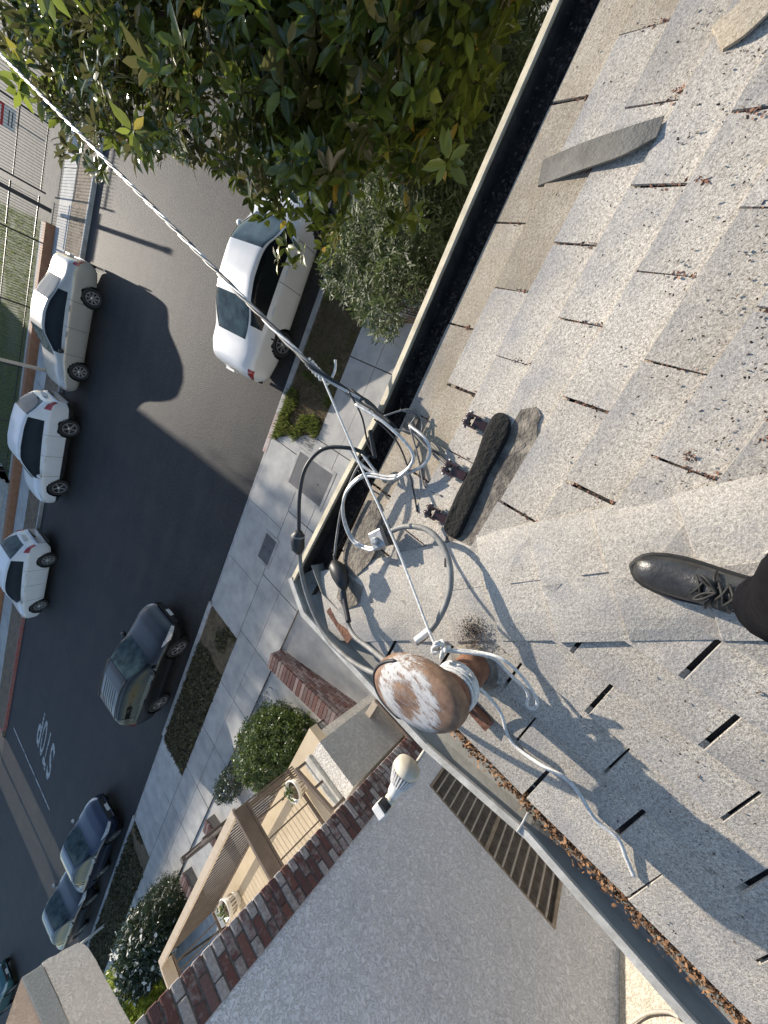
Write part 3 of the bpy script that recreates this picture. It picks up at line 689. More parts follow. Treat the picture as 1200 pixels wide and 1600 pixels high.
# ------------------------------------------------------------------ service drop, cables, rope
def strands(parent, pts, n, rad, r, turns, mats, names, seg=6):
    P = spline(pts, seg) if len(pts) > 2 else [Vector(pts[0]).lerp(Vector(pts[1]), i/200) for i in range(201)]
    for k in range(n):
        out = []; L = 0
        for i, p in enumerate(P):
            if i: L += (P[i]-P[i-1]).length
            t = (P[min(i+1,len(P)-1)]-P[max(i-1,0)]).normalized(); u = t.cross(Vector((0,0,1)));
            if u.length < 1e-4: u = Vector((1,0,0))
            u.normalize(); w = u.cross(t); a = turns*L*2*math.pi + 2*math.pi*k/n
            out.append(p + (u*math.cos(a)+w*math.sin(a))*rad)
        MB().tube(out, r[k], 7).build(names[k], mats[k], parent, True)
K = Vector(PY(490,576,1.12)); Q = Vector(PY(0,84,5.0)); far = K + (Q-K)*(24-1.12)/(5-1.12)
drop = empty('service_drop', K); tag(drop, 'twisted grey service cable spanning from the roof edge out over the street', 'overhead cable')
near = Vector(PY(572,632,.93)); kk = near - K
pts_ = [kk, (0,0,0)]
line = [near-K + (Vector((0,0,0))-(near-K))*t/12 for t in range(12)] + [(far-K)*(t/400.) for t in range(0,401)]
def helix(P, rad, tw, ph):
    out = []; L = 0; ax = (P[-1]-P[0]).normalized(); u = ax.cross(Vector((0,0,1))).normalized(); w = u.cross(ax)
    for i, p in enumerate(P):
        if i: L += (P[i]-P[i-1]).length
        a = L*tw*2*math.pi + ph; out.append(p + (u*math.cos(a)+w*math.sin(a))*rad)
    return out
for k, (mt, nm, r) in enumerate(((ALU,'bare_neutral',.0055),(CGRY,'insulated_conductor',.0062),(CBLK,'insulated_conductor',.0062))):
    MB().tube(helix([Vector(p) for p in line], .0066, 2.6, k*2.094), r, 7).build(nm, mt, drop, True)
# tape and splice at the near end
p = Vector(PY(482,566,1.17)) - K; q = Vector(PY(505,590,1.09)) - K
MB().tube(spline([p + (q-p)*t + Vector((0,0,.016*math.sin(t*30))) + Vector((.016*math.cos(t*30),0,0)) for t in [i/14 for i in range(15)]], 3), .0055, 6).build('rope_hitch', ROPE, drop, True)
a_, b_ = Vector(PY(548,610,1.02)) - K, Vector(PY(620,668,.74)) - K
def jag(a, b, n, j): return [a.lerp(b, i/n) + Vector((random.gauss(0,j), random.gauss(0,j), random.gauss(0,j))) for i in range(n+1)]
MB().tube(jag(a_, b_, 8, .002), [.009,.013,.012,.015,.012,.010,.008,.006,.004], 8).build('taped_splice', CBLK, drop, True)
for t in range(9):
    p = a_.lerp(b_, random.uniform(.05,.9)); MB().tube([p, p+Vector((random.gauss(0,.014),random.gauss(0,.014),random.uniform(-.01,.02)))], .0022, 5).build('tape_end', CBLK, drop)
def cable(name, label, pix, r, mat, fn=None, n=8, parent=None, cat='cable', group=None):
    P3 = [Vector(PX(a, b, CZ + z)) if fn is None else Vector(fn(a, b, z)) for a, b, z in pix]
    if parent is None:
        e = P3[0].copy(); P3 = [p - e for p in P3]
        o = MB().tube(spline(P3, n), r, 9).build(name, mat, None, True); o.location = e; tag(o, label, cat, group)
    else:
        o = MB().tube(spline([p - Vector(parent.location) for p in P3], n), r, 9).build(name, mat, parent, True)
    return o
# bright twisted pair: splice -> loop -> curl -> connector
e1 = empty('twisted_cable', PX(560,640,CZ-1.0)); tag(e1, 'bright twisted aluminium cable curling from the splice to the bolted connector', 'cable')
loop1 = [(556,632,-.99),(600,660,-1.0),(640,700,-1.03),(643,725,-1.04),(615,745,-1.05),(570,741,-1.05),(541,768,-1.04),(537,805,-1.05),(552,842,-1.06),(580,856,-1.05),(592,846,-1.03)]
cable('strand', None, loop1, .0062, ALU, parent=e1)
loop1b = [(a-1, b+4, z+.006) for a, b, z in loop1[3:]]; cable('strand', None, loop1b, .005, ALU, parent=e1)
e2 = empty('twisted_cable', PX(640,660,CZ-1.05)); tag(e2, 'second twisted cable looping back across the first by the insulators', 'cable')
cable('strand', None, [(640,665,-1.07),(662,683,-1.06),(672,705,-1.06),(660,728,-1.05),(625,742,-1.055),(590,742,-1.07),(560,722,-1.06),(540,700,-1.05),(500,702,-1.03)], .006, ALU, parent=e2)
cable('strand', None, [(640,668,-1.075),(668,700,-1.075),(690,722,-1.065),(706,735,-1.055)], .0045, CGRY, parent=e2)
cable('strand', None, [(664,694,-1.08),(690,714,-1.065),(703,726,-1.055)], .004, CBLK, parent=e2)
e3 = empty('taped_leads', PX(580,690,CZ-1.1)); tag(e3, 'thin black taped leads hanging over the dark gutter', 'cable')
cable('lead', None, [(545,612,-1.0),(565,650,-1.03),(574,690,-1.06),(583,712,-1.07),(566,709,-1.06)], .0035, CBLK, parent=e3)
cable('lead', None, [(566,709,-1.06),(585,735,-1.07),(592,744,-1.07)], .006, ALU, parent=e3)
cable('lead', None, [(576,712,-1.07),(556,735,-1.08),(535,790,-1.09),(526,840,-1.10),(523,868,-1.10)], .0055, CGRY, parent=e3)
cable('splice_bulge', None, [(578,672,-1.05),(583,700,-1.065),(586,716,-1.07)], .009, CBLK, parent=e3)
e4 = empty('loose_strands', PX(650,680,CZ-1.05)); tag(e4, 'loose dark strands trailing from the splice onto the shingles', 'cable')
for pts_ in ([(600,650,-1.04),(640,640,-1.08),(660,660,-1.10),(652,700,-1.10)], [(585,655,-1.05),(620,690,-1.07),(640,740,-1.09),(652,800,-1.085)], [(640,665,-1.08),(655,720,-1.10),(664,760,-1.095),(690,775,-1.08)], [(575,640,-1.03),(610,668,-1.06),(655,680,-1.09),(700,722,-1.07)], [(560,735,-1.08),(575,760,-1.10),(592,772,-1.105)], [(625,640,-1.06),(648,650,-1.10),(640,668,-1.10),(655,690,-1.10)]):
    cable('strand', None, pts_, .0032, random.choice([CBLK, CGRY]), parent=e4)
# black loop over the eave with in-line connector
bl = empty('black_cable', PX(470,780,CZ-.95)); tag(bl, 'black cable arching out over the street eave to the mast with a fat connector', 'cable')
cable('upper_run', None, [(571,709,-1.06),(545,700,-1.02),(505,702,-.98),(478,730,-.95),(468,775,-.95),(467,835,-.96)], .0078, CBLK, parent=bl)
cable('lower_run', None, [(467,850,-.97),(472,900,-.99),(487,950,-1.0),(510,995,-.99),(545,1030,-.96),(585,1052,-.92),(625,1060,-.88)], .0088, CGRY, parent=bl)
P3 = [Vector(PX(a,b,CZ+z))-Vector(bl.location) for a,b,z in ((467,828,-.955),(466,836,-.955),(465,846,-.96),(466,858,-.965),(468,866,-.968))]
MB().tube(P3, [.010,.026,.028,.026,.010], 12).build('connector', CBLK, bl, True)
MB().tube([P3[1], P3[1].lerp(P3[2], .25)], .0272, 12).build('connector_band', CGRY, bl, True)
b2 = empty('black_cable', PX(535,900,CZ-1.08)); tag(b2, 'black cable with fat taped joint lying over the roof corner', 'cable')
cable('run', None, [(522,866,-1.10),(525,885,-1.09)], .006, CBLK, parent=b2)
cable('run', None, [(533,915,-1.07),(540,960,-1.05),(552,992,-1.02),(580,1015,-.97),(610,1040,-.90)], .0088, CGRY, parent=b2)
cable('sleeve', None, [(534,900,-1.08),(538,935,-1.06),(545,972,-1.03)], .0105, CBLK, parent=b2)
P3 = [Vector(PX(a,b,CZ+z))-Vector(b2.location) for a,b,z in ((522,876,-1.10),(524,884,-1.095),(531,897,-1.085),(536,912,-1.075),(538,922,-1.07))]
MB().tube(P3, [.011,.030,.036,.026,.010], 12).build('taped_joint', CBLK, b2, True)
# grey loop from the connector to the mast
gl = empty('grey_cable', PX(690,880,CZ-1.0)); tag(gl, 'thick grey cable loop from the bolted connector to the mast', 'cable')
cable('loop', None, [(600,836,-1.035),(630,823,-1.02),(665,827,-1.0),(690,850,-.985),(703,885,-.97),(702,925,-.96),(688,962,-.945),(668,990,-.92),(650,1005,-.90)], .0098, CGRY, parent=gl)
cable('white_tape', None, [(672,984,-.922),(660,994,-.91),(650,1002,-.9)], .0115, WHTP, parent=gl)
p = Vector(PX(694,886,CZ-.975))-Vector(gl.location); MB().add([p, p+Vector((.03,.012,.01)), p+Vector((.012,-.02,.012))], [(0,1,2)]).build('tape_flag', CBLK, gl)
cn = empty('bolted_connector', PX(594,842,CZ-1.04)); tag(cn, 'pale square bolted cable connector at the end of the grey loop', 'connector')
Rz = Matrix.Rotation(R_(-35), 3, 'Z')
o = MB(); o.obox((0,0,0), (.062,.068,.045), Rz); o.build('body', GALV, cn); bevel(o and cn.children[0], .006, 2)
MB().obox(tuple(Rz @ Vector((.038,.0,.002))), (.014,.074,.052), Rz).build('cover_plate', CBLK, cn)
MB().lathe([(.015,0),(.015,.012),(.010,.016)], 6, c=(-.006,0,.022)).build('bolt_head', GALV, cn)
# rope
rp_ = empty('white_rope', PX(680,1010,CZ-.9)); tag(rp_, 'thin white rope tied from the service cable down to the mast, tail on shingles', 'rope')
ro_ = Vector(rp_.location)
def rope(name, pts, r=.0045): return MB().tube(spline([Vector(p)-ro_ for p in pts], 8), r, 8).build(name, ROPE, rp_, True)
rope('taut_line', [tuple(PY(503,588,1.09)), PX(560,720,CZ-.985), PX(620,855,CZ-.945), PX(672,990,CZ-.90), PX(683,1010,CZ-.89)], .0042)
rope('knot_tail', [tuple(PY(524,562,1.08)), tuple(PY(523,580,1.07)), tuple(PY(512,600,1.07)), tuple(PY(505,592,1.08)), tuple(PY(500,578,1.11))], .005)
for dz, rr in ((.165,.0595),(.173,.061),(.181,.0595),(.190,.0615),(.198,.060),(.207,.061),(.215,.059)):
    pts = [Vector((mx + rr*math.cos(a), my + rr*math.sin(a), zb+dz+.006*math.sin(a*1.0+dz*90))) - ro_ for a in [2*math.pi*k/28 for k in range(28)]]
    MB().tube(pts, .0044, 7, closed=True).build('wrap', ROPE, rp_, True)
kn = PX(688,1014,CZ-.885); kpts = [Vector(kn)-ro_+Vector((.017*math.cos(t*1.9), .017*math.sin(t*1.3), .015*math.sin(t*2.3))) for t in [i*.35 for i in range(40)]]
MB().tube(kpts, .0048, 7).build('knot', ROPE, rp_, True)
rope('loose_loop', [PX(690,1015,CZ-.885), PB(740,1018,.13), PB(785,1030,.12), PB(818,1060,.09), PB(838,1092,.06), PB(836,1106,.05), PB(824,1102,.05), PB(823,1080,.06), PB(795,1052,.09), PB(765,1026,.12), PX(698,1017,CZ-.89)])
rope('tail', [PB(731,1058,.10), PB(760,1085,.06), PB(783,1115,.03), PB(792,1145,.016), PB(810,1170,.014), PB(850,1198,.03), PB(882,1215,.04), PB(905,1240,.035), PB(930,1280,.025), PB(965,1310,.02), PB(978,1340,.018), PB(990,1368,.017)], .0052)

# ------------------------------------------------------------------ wearer of the shoe standing on the hip
def foot():
    toe = Vector(PA(990,884,.02)); heel_dir = Vector(PA(1175,934,.02)) - toe; heel_dir.z = 0; heel_dir.normalize()
    sidev = Vector((-heel_dir.y, heel_dir.x, 0)); org = Vector((toe.x, toe.y, zsoft(toe.x, toe.y)+.02))
    e = empty('person', org); tag(e, 'person in charcoal trousers and black lace-up leather shoe standing on the hip', 'person')
    L = .295
    def P(s, w, z): return (heel_dir*s + sidev*w + Vector((0,0,z + .10*s)))*.80
    st = [(-.002,.016,.022,.0),(.010,.031,.037,0),(.030,.043,.049,0),(.065,.051,.056,0),(.10,.053,.064,0),(.135,.050,.079,0),(.165,.046,.098,0),(.20,.042,.115,0),(.24,.040,.118,0),(.275,.037,.115,0),(L,.026,.095,0)]
    vv = []; nb = 16
    for s_, hw, ht, _ in st:
        for k in range(nb):
            a = 2*math.pi*k/nb; ca, sa = math.cos(a), math.sin(a)
            w = hw*math.copysign(abs(ca)**.75, ca); z = .018 + (ht-.018)*(max(0, sa)**.8) if sa > 0 else .018 + .004*sa
            vv.append(P(s_, w*(1-.28*max(0,sa)**2), z))
    f_ = [(i*nb+k, i*nb+(k+1) % nb, (i+1)*nb+(k+1) % nb, (i+1)*nb+k) for i in range(len(st)-1) for k in range(nb)] + [tuple(range(nb))[::-1], tuple((len(st)-1)*nb+k for k in range(nb))]
    sh = MB().add(vv, f_).build('shoe', SHOE, e, True); sm = sh.modifiers.new('s','SUBSURF'); sm.levels = 1; sm.render_levels = 2
    out = []
    for s_, hw, ht, _ in st: out.append((s_, hw+.006))
    ol = [(-.012,0)] + [(s_, w) for s_, w in out] + [(L+.008,0)] + [(s_, -w) for s_, w in out[::-1]]
    n = len(ol); vv = [P(s_, w, .0) for s_, w in ol] + [P(s_, w, .02) for s_, w in ol]
    bevel(MB().add(vv, [tuple(range(n)), tuple(range(n,2*n))[::-1]] + [(i, n+i, n+(i+1) % n, (i+1) % n) for i in range(n)]).build('sole', SOLE, sh), .004)
    for q, s_ in enumerate((.128,.145,.162,.178)):
        zt = .078 + (s_-.128)*1.0
        for sg in (-1, 1):
            MB().tube(spline([P(s_-.008, -sg*.024, zt-.012), P(s_, 0, zt+.006), P(s_+.010, sg*.026, zt-.006)], 4), .0026, 6).build('lace', SOLE, sh, True)
    for sg in (-1, 1):
        MB().tube(spline([P(.155,0,.108), P(.135,sg*.022,.112), P(.122,sg*.030,.100), P(.135,sg*.012,.098), P(.155,0,.106)], 5), .0026, 6).build('lace', SOLE, sh, True)
        MB().tube(spline([P(.155,0,.108), P(.145,sg*.03,.10), P(.15,sg*.046,.075)], 5), .0026, 6).build('lace', SOLE, sh, True)
    for sg in (-1, 1): sheet([P(.115,sg*.014,.0735), P(.15,sg*.013,.0925), P(.185,sg*.014,.112)], [P(.12,sg*.041,.056), P(.155,sg*.042,.072), P(.19,sg*.041,.094)], .004, 'lace_flap', SHOE, sh)
    ank = P(.245, 0, .12); knee = Vector(PX(1420,935,CZ-.52)) - org; hip_ = Vector(PX(1420,935,CZ-.52)) - org + Vector((.05,-.42,.1))
    def leg(name, ch, mat):
        pts = [p for p, r in ch]; rs = [r for p, r in ch]; sp = spline(pts, 6); rr = []
        for i in range(len(rs)-1): rr += [rs[i]+(rs[i+1]-rs[i])*k/6 for k in range(6)]
        rr.append(rs[-1]); return MB().tube(sp, rr, 18).build(name, mat, e, True)
    leg('body', [(P(.22,0,.06),.034),(ank,.037),(ank.lerp(knee,.3),.045),(ank.lerp(knee,.65),.056),(knee,.058),(knee.lerp(hip_,.5),.07),(hip_,.08)], SKIN)
    leg('sock', [(P(.235,0,.09),.041),(ank+Vector((0,0,.005)),.043),(ank.lerp(knee,.14),.046)], SOLE)
    t0 = ank.lerp(knee,.07)
    tr = leg('trouser_leg', [(t0,.058),(t0.lerp(knee,.04),.060),(t0.lerp(knee,.10),.056),(t0.lerp(knee,.16),.061),(t0.lerp(knee,.22),.057),(t0.lerp(knee,.45),.064),(knee,.072),(knee.lerp(hip_,.5),.085),(hip_,.095)], CLOTH)
    rt = [Vector(PX(*q)) - org for q in ((1168,946,CZ-.80),(1184,956,CZ-.79),(1210,966,CZ-.77))]; rb = [Vector(PX(*q)) - org for q in ((1166,962,CZ-.82),(1184,976,CZ-.80),(1212,988,CZ-.78))]
    sheet([tuple(p) for p in rt], [tuple(p) for p in rb], .004, 'red_cuff', REDC, e)
    return e
foot()

# ================================================================== NEIGHBOUR BUILDING ACROSS THE PASSAGE
WX, WY = -4.0, .52
nb_ = empty('stucco_building', (WX, -1.0, 0)); tag(nb_, 'grey lace-stucco building with washed brick corner and bronze louvre vent', 'building')
no = Vector(nb_.location)
def P_(mb): 
    mb.v = [tuple(Vector(p)-no) for p in mb.v]; return mb
# side wall with opening for the vent
YV0, YV1, ZV0, ZV1 = -1.74, -.06, .06, .77
YB = -2.376; ZT = 6.2
w = MB()
bk = WY-.30
w.box(WX-.25, WX, YB, YV0, G-.7, ZT); w.box(WX-.25, WX, YV1, bk, G-.7, ZT)
w.box(WX-.25, WX, YV0, YV1, ZV1, ZT); w.box(WX-.25, WX, YV0, YV1, G-.7, ZV0)
P_(w).build('wall', STUC, nb_)
w = MB().box(WX-7.5, WX-.12, WY-.25, WY-.05, G-.7, ZT); P_(w).build('front_wall', STUCW, nb_)
# recessed return that catches the sun, with the next wing
w = MB().box(WX-.02, WX+1.25, YB-3.2, YB-.002, G-.7, ZT); P_(w).build('return_wall', stucco_mat('sunny_stucco', (.44,.40,.33), (.52,.47,.39), 22), nb_)
w = MB().box(WX-8, WX-.26, -8, YB+.05, G-.7, ZT-.02); P_(w).build('rear_wing', STUCW, nb_)
# brick corner: mortar core and separate bricks
bc = P_(MB().box(WX-.25, WX+.006, bk, WY-.012, G-.7, ZT)).build('brick_corner', MORT, nb_)
bmesh_ = {}
def brick(par, c, size, mat, po, rz=0):
    key = (tuple(round(s_,3) for s_ in size), mat.name)
    if key not in bmesh_:
        a, b, c_ = [s_/2 for s_ in key[0]]; g = MB().box(-a,a,-b,b,-c_,c_)
        me = g.mesh('brick', mat); 
        import bmesh as bmm
        bm = bmm.new(); bm.from_mesh(me); bmm.ops.bevel(bm, geom=bm.edges[:], offset=min(.006, min(key[0])*.12), segments=1, affect='EDGES'); bm.to_mesh(me); bm.free(); bmesh_[key] = me
    o = link('brick', bmesh_[key], par, tuple(Vector(c)-po)); o.rotation_euler = (random.uniform(-.008,.008), random.uniform(-.008,.008), rz + random.uniform(-.008,.008)); return o
CH = .0705; z = -.25; i = 0
while z < 5.4:
    hgt = CH-.012
    if i % 2 == 0: spans = [(WY, .098), (WY-.108, .192)]
    else: spans = [(WY, .192), (WY-.202, .098)]
    for ys_, ln in spans:
        brick(bc, (WX-.03+random.uniform(-.003,.004), ys_-ln/2, z+hgt/2), (.09, ln, hgt), BRK, no)
    z += CH; i += 1
# vent: frame, bars, slats
ve = MB().box(WX-.16, WX-.15, YV0, YV1, ZV0, ZV1); vent = P_(ve).build('vent', DARKT, nb_)
f = MB(); f.box(WX-.10, WX+.004, YV0, YV0+.035, ZV0, ZV1); f.box(WX-.10, WX+.004, YV1-.035, YV1, ZV0, ZV1); f.box(WX-.10, WX+.003, YV0+.035, YV1-.035, ZV1-.02, ZV1); f.box(WX-.10,WX+.003,YV0+.035,YV1-.035,ZV0,ZV0+.03)
f.box(WX-.10, WX+.003, (YV0+YV1)/2-.02, (YV0+YV1)/2+.02, ZV0+.03, ZV1-.02); P_(f).build('frame', LOUV, vent)
zz = ZV0+.05
while zz < ZV1-.04:
    P_(MB().obox((WX-.055, (YV0+YV1)/2, zz), (.05, YV1-YV0-.08, .010), Euler((0, R_(35), 0)))).build('slat', LOUV, vent); zz += .046
for k in range(1, 16):
    if k == 8: continue
    y = YV0 + (YV1-YV0)*k/16; P_(MB().box(WX-.02, WX+.0035, y-.008, y+.008, ZV0+.03, ZV1-.02)).build('bar', VBAR, vent)
# cable on the sunny return
tag_ = MB().tube(spline([PY(985,1600,YB+.03), PY(1010,1584,YB+.03), PY(1042,1581,YB+.03), PY(1060,1590,YB+.03)], 6), .012, 6); P_(tag_).build('wall_cable', VBAR, nb_, True)
# ------------------------------------------------------------------ lamp with sensor on the corner
def PD(px, py, depth): return tuple(CAMP + ray(px, py)*(depth/FPX))
lp_ = empty('eave_lamp', PD(606,1262,1.46)); tag(lp_, 'white reflector lamp and boxed motion sensor hung out below the gutter', 'lamp')
lo = Vector(lp_.location)
sc_ = Vector(PD(606,1256,1.46)); tip = Vector(PD(641,1190,1.44)); d = (tip-sc_).normalized()
zax = d; xax = zax.cross(Vector((1,0,0))).normalized(); yax = zax.cross(xax); Ml = Matrix((xax, yax, zax)).transposed()
Ld = (tip-sc_).length; c0_ = tuple(sc_-lo)
MB().lathe([(.016,-.01),(.022,0),(.023,.025),(.019,.04)], 20, Ml, c0_).build('socket', CREAM, lp_, True)
MB().lathe([(.019,.035),(.027,.06),(.031,Ld*.55)], 24, Ml, c0_).build('lamp_neck', WHTP, lp_, True)
MB().lathe([(.032,Ld*.5),(.044,Ld*.58),(.053,Ld*.80),(.05,Ld*.82)], 30, Ml, c0_).build('lamp_body', VBAR, lp_, True)
for k in range(26):
    a = 2*math.pi*k/26; r0, r1 = .036, .0555
    MB().bar(tuple(sc_-lo + Ml @ Vector((r0*math.cos(a), r0*math.sin(a), Ld*.50))), tuple(sc_-lo + Ml @ Vector((r1*math.cos(a), r1*math.sin(a), Ld*.80))), .005, .008).build('cooling_fin', WHTP, lp_)
MB().lathe([(.054,Ld*.79),(.056,Ld*.84),(.052,Ld*.92),(.034,Ld*.98),(.002,Ld)], 28, Ml, c0_).build('lamp_dome', CREAM, lp_, True)
sb_ = Vector(PD(596,1264,1.44))-lo
Rb = Matrix.Rotation(R_(-8), 3, 'Z')
bevel(MB().obox(tuple(sb_), (.05,.055,.045), Rb).build('sensor_box', WHTP, lp_), .006)
MB().obox(tuple(sb_+Rb @ Vector((.030,.004,.002))), (.018,.045,.036), Rb).build('sensor_window', DARKT, lp_)
MB().tube([Vector(PD(668,1166,1.46))-lo, Vector(PD(640,1208,1.50))-lo, Vector(PD(606,1256,1.49))-lo], .007, 8).build('conduit', GUTW, lp_, True)
MB().tube([Vector(PD(606,1258,1.48))-lo, sb_], .008, 8).build('arm', GALV, lp_, True)
# ------------------------------------------------------------------ upper porch with railings
ZP, ZR, YR, XC, XF = 1.07, 2.07, 1.58, -5.54, -9.62
pc = empty('raised_porch', (-7.5, 1.0, 0)); tag(pc, 'raised tan porch with brown balustrade beside the brick corner', 'porch'); po = Vector(pc.location)
def Q_(mb, o_): mb.v = [tuple(Vector(p)-o_) for p in mb.v]; return mb
Q_(MB().box(XF, -4.72, WY-.04, YR+.06, ZP-.14, ZP), po).build('deck', TANF, pc)
Q_(MB().box(XF+.1, -4.91, YR-.1, YR, G-.3, ZP-.141), po).build('front_skirt', STUCW, pc)
Q_(MB().box(-4.9, -4.8, WY, YR-.1, G-.3, ZP-.142), po).build('side_skirt', STUCW, pc)
def railing(par, o_, a, b, zt, zb_, n, capw=.115, caph=.05, capmat=TANR, step=None, face=True):
    r = empty('railing', tuple(Vector(a)-o_)); r.parent = par; ro2 = Vector(a)
    a = Vector(a); b = Vector(b)
    def L_(p, z): return tuple(Vector((p.x, p.y, z)) - ro2)
    bevel(MB().bar(L_(a, zt-caph/2), L_(b, zt-caph/2), capw, caph).build('top_rail', capmat, r), .006)
    MB().bar(L_(a, zb_+.09), L_(b, zb_+.09), .035, .035).build('bottom_rail', BRNR, r)
    MB().bar(L_(a, zt-caph-.025), L_(b, zt-caph-.025), .035, .03).build('upper_rail', BRNR, r)
    bm_ = MB().box(-.009,.009,-.009,.009, zb_+.10, zt-caph-.02).mesh('baluster', BRNR)
    for i in range(1, n):
        p = a.lerp(b, i/n); link('baluster', bm_, r, (p.x-ro2.x, p.y-ro2.y, -ro2.z))
    return r
railing(pc, po, (XC, YR, 0), (XF, YR, 0), ZR, ZP, 34)
r2 = railing(pc, po, (XC, YR+.02, 0), (XC, WY, 0), ZR, ZP, 4, .05, .17, BRNR)
for k_ in range(5): Q_(MB().box(XC-.009, XC+.009, YR+.005-.035*k_, YR+.023-.035*k_, ZP, ZR-.17), po).build('corner_bar', BRNR, pc)
r3_ = railing(pc, po, (XF, YR-.02, 0), (XF, WY, 0), ZR, ZP, 8, .05, .17, TANR)
# lower landing beside it with its own low railing
lw = empty('lower_landing', (-5.0, .9, 0)); tag(lw, 'small tan landing at the brick corner with low tan balustrade', 'landing'); lo2 = Vector(lw.location)
Q_(MB().box(-5.55, WX+.02, WY-.04, 1.20, G-.5, .02), lo2).build('deck', TANF, lw)
railing(lw, lo2, (WX+.0, 1.14, 0), (-5.35, 1.16, 0), .49, .02, 20, .10, .045)
railing(lw, lo2, (WX+.0, 1.16, 0), (WX+.0, .45, 0), .49, .02, 6, .05, .14, BRNR)
pr = empty('stucco_pier', (-4.5, .95, 0)); tag(pr, 'low cream stucco pier wall with pale cap beside the black handrail', 'pier wall'); pro = Vector(pr.location)
xw, xe = -4.70, -4.30
Q_(MB().box(xw, xe, .60, 1.27, G-.3, 1.40), pro).build('pier', STUCW, pr)
bevel(Q_(MB().box(xw-.03, xw+.14, .58, 1.30, 1.401, 1.46), pro).build('cap', GUTW, pr), .01)
# thin brown side rail and handrails
def pipe_rail(label, pts, r=.018, mat=BLKM, posts=(), name='handrail'):
    e = empty(name, pts[0]); tag(e, label, 'handrail'); o_ = Vector(pts[0])
    MB().tube([Vector(p)-o_ for p in pts], r, 8).build('rail', mat, e, True)
    for a, b in posts: MB().tube([Vector(a)-o_, Vector(b)-o_], r*.85, 8).build('post', mat, e, True)
    return e
h0, h1, h2 = PX(479,1141,G+.95), PX(481,1142,G+.92), PX(540,1172,G+1.2)
pipe_rail('bent black pipe handrail rising from the brick planter wall', [PX(474,1140,G+1.0), h0, h1, h2], .022, BLKM, [(h1, (h1[0],h1[1],G)), (h2, (h2[0],h2[1],G))])
e = empty('side_railing', (-4.8, 1.0, ZP)); tag(e, 'thin brown two-bar railing beside the first white pot', 'railing'); eo = Vector(e.location)
a_, b_ = PX(462,1202,1.62), PX(520,1268,1.62)
MB().bar(Vector(a_)-eo, Vector(b_)-eo, .05, .04).build('top_rail', BRNR, e); MB().bar(Vector(a_)-eo-Vector((0,0,.3)), Vector(b_)-eo-Vector((0,0,.3)), .025, .025).build('mid_rail', BRNR, e)
for t in (0.02,.5,.98):
    p = Vector(a_).lerp(Vector(b_), t); MB().bar((p.x-eo.x,p.y-eo.y,-.0), (p.x-eo.x,p.y-eo.y,p.z-eo.z-.02), .03, .03, (1,0,0)).build('post', BRNR, e)
def pot(p, s, lab):
    e = empty('plant_pot', p); tag(e, lab, 'plant pot', 'white lattice plant pots')
    MB().lathe([(.11*s,0),(.14*s,.02*s),(.17*s,.16*s),(.20*s,.30*s),(.22*s,.33*s),(.205*s,.345*s),(.18*s,.32*s),(.15*s,.24*s)], 22, c=(0,0,0)).build('pot_body', WHTP, e, True)
    for k in range(16):
        a = 2*math.pi*k/16; MB().obox((.178*s*math.cos(a), .178*s*math.sin(a), .19*s), (.012*s, .035*s, .12*s), Euler((0,.12,a))).build('lattice_slot', LOUV, e)
    MB().lathe([(.17*s,.28*s),(.10*s,.30*s),(.01,.305*s)], 16).build('soil', DIRT, e, True)
    n = 40; tv = [(0,-.02,0),(.05,-.03,.01),(.12,0,0),(.05,.03,.01)]
    scatter('foliage', tv, [(0,1,2,3)], np.array([(random.gauss(0,.05), random.gauss(0,.05), .33*s+random.uniform(0,.08)) for _ in range(n)]), rots(n, np.array((0,0,1.)), .9), rng.uniform(.5,1.1,n)*s, BUSH, e)
pot((-5.50, 1.30, ZP), .72, 'white lattice pot on the porch by the thin brown side railing')
pot((-8.75, 1.33, ZP), .78, 'white lattice pot by the long front balustrade of the porch')
# brick planter walls
def brick_wall(lab, p0, p1, wd, z0a, z0b, z1, mat, courses=True):
    p0 = Vector((p0[0], p0[1], 0)); p1 = Vector((p1[0], p1[1], 0)); L = (p1-p0).length; d = (p1-p0)/L; ang = math.atan2(d.y, d.x)
    e = empty('brick_planter_wall', (p0+p1)/2); tag(e, lab, 'brick wall', 'brick planter walls'); o_ = Vector(e.location); zlo = min(z0a, z0b)
    MB().obox((0,0,(zlo-.1+z1-.012)/2), (L-.02, wd-.02, z1-.012-zlo+.1), Euler((0,0,ang))).build('core', MORT, e)
    n = max(2, int(L/.11)); bw = L/n; sd = Vector((-d.y, d.x, 0))
    for i in range(n): c_ = p0 + d*(bw*(i+.5)); brick(e, (c_.x, c_.y, z1-.03), (bw-.012, wd+.012, .056), mat, o_, ang)
    z = z1 - .065 - .03; row = 0
    while z > zlo - .05:
        nb2 = max(1, int(L/.215)); bl_ = L/nb2; sft = 0 if row % 2 else .5
        for i in range(nb2 + (1 if sft else 0)):
            t0, t1 = max(0, (i-sft)*bl_), min(L, (i+1-sft)*bl_)
            if t1-t0 < .04: continue
            c_ = p0 + d*((t0+t1)/2)
            for sg in (1, -1):
                if sg == 1 and not courses: continue
                q = c_ + sd*sg*(wd/2-.04); brick(e, (q.x, q.y, z), (t1-t0-.012, .09, .056), mat, o_, ang)
        z -= .068; row += 1
    return e
brick_wall('long dark brick planter wall running from the sidewalk to the landing', (-7.05,4.45), (-6.55,1.56), .40, G+.1, G-.35, G+.45, BRK2)
brick_wall('short red brick wall tucked between round bush and stucco pier', PX(473,1147,G+.4), PX(497,1170,G+.4), .4, G+.05, G+.05, G+.4, BRK2, False)
brick_wall('short red brick wall by the brown gate post past the porch', PX(318,1290,G+.4), PX(340,1325,G+.4), .42, G+.05, G+.05, G+.4, BRK2, False)
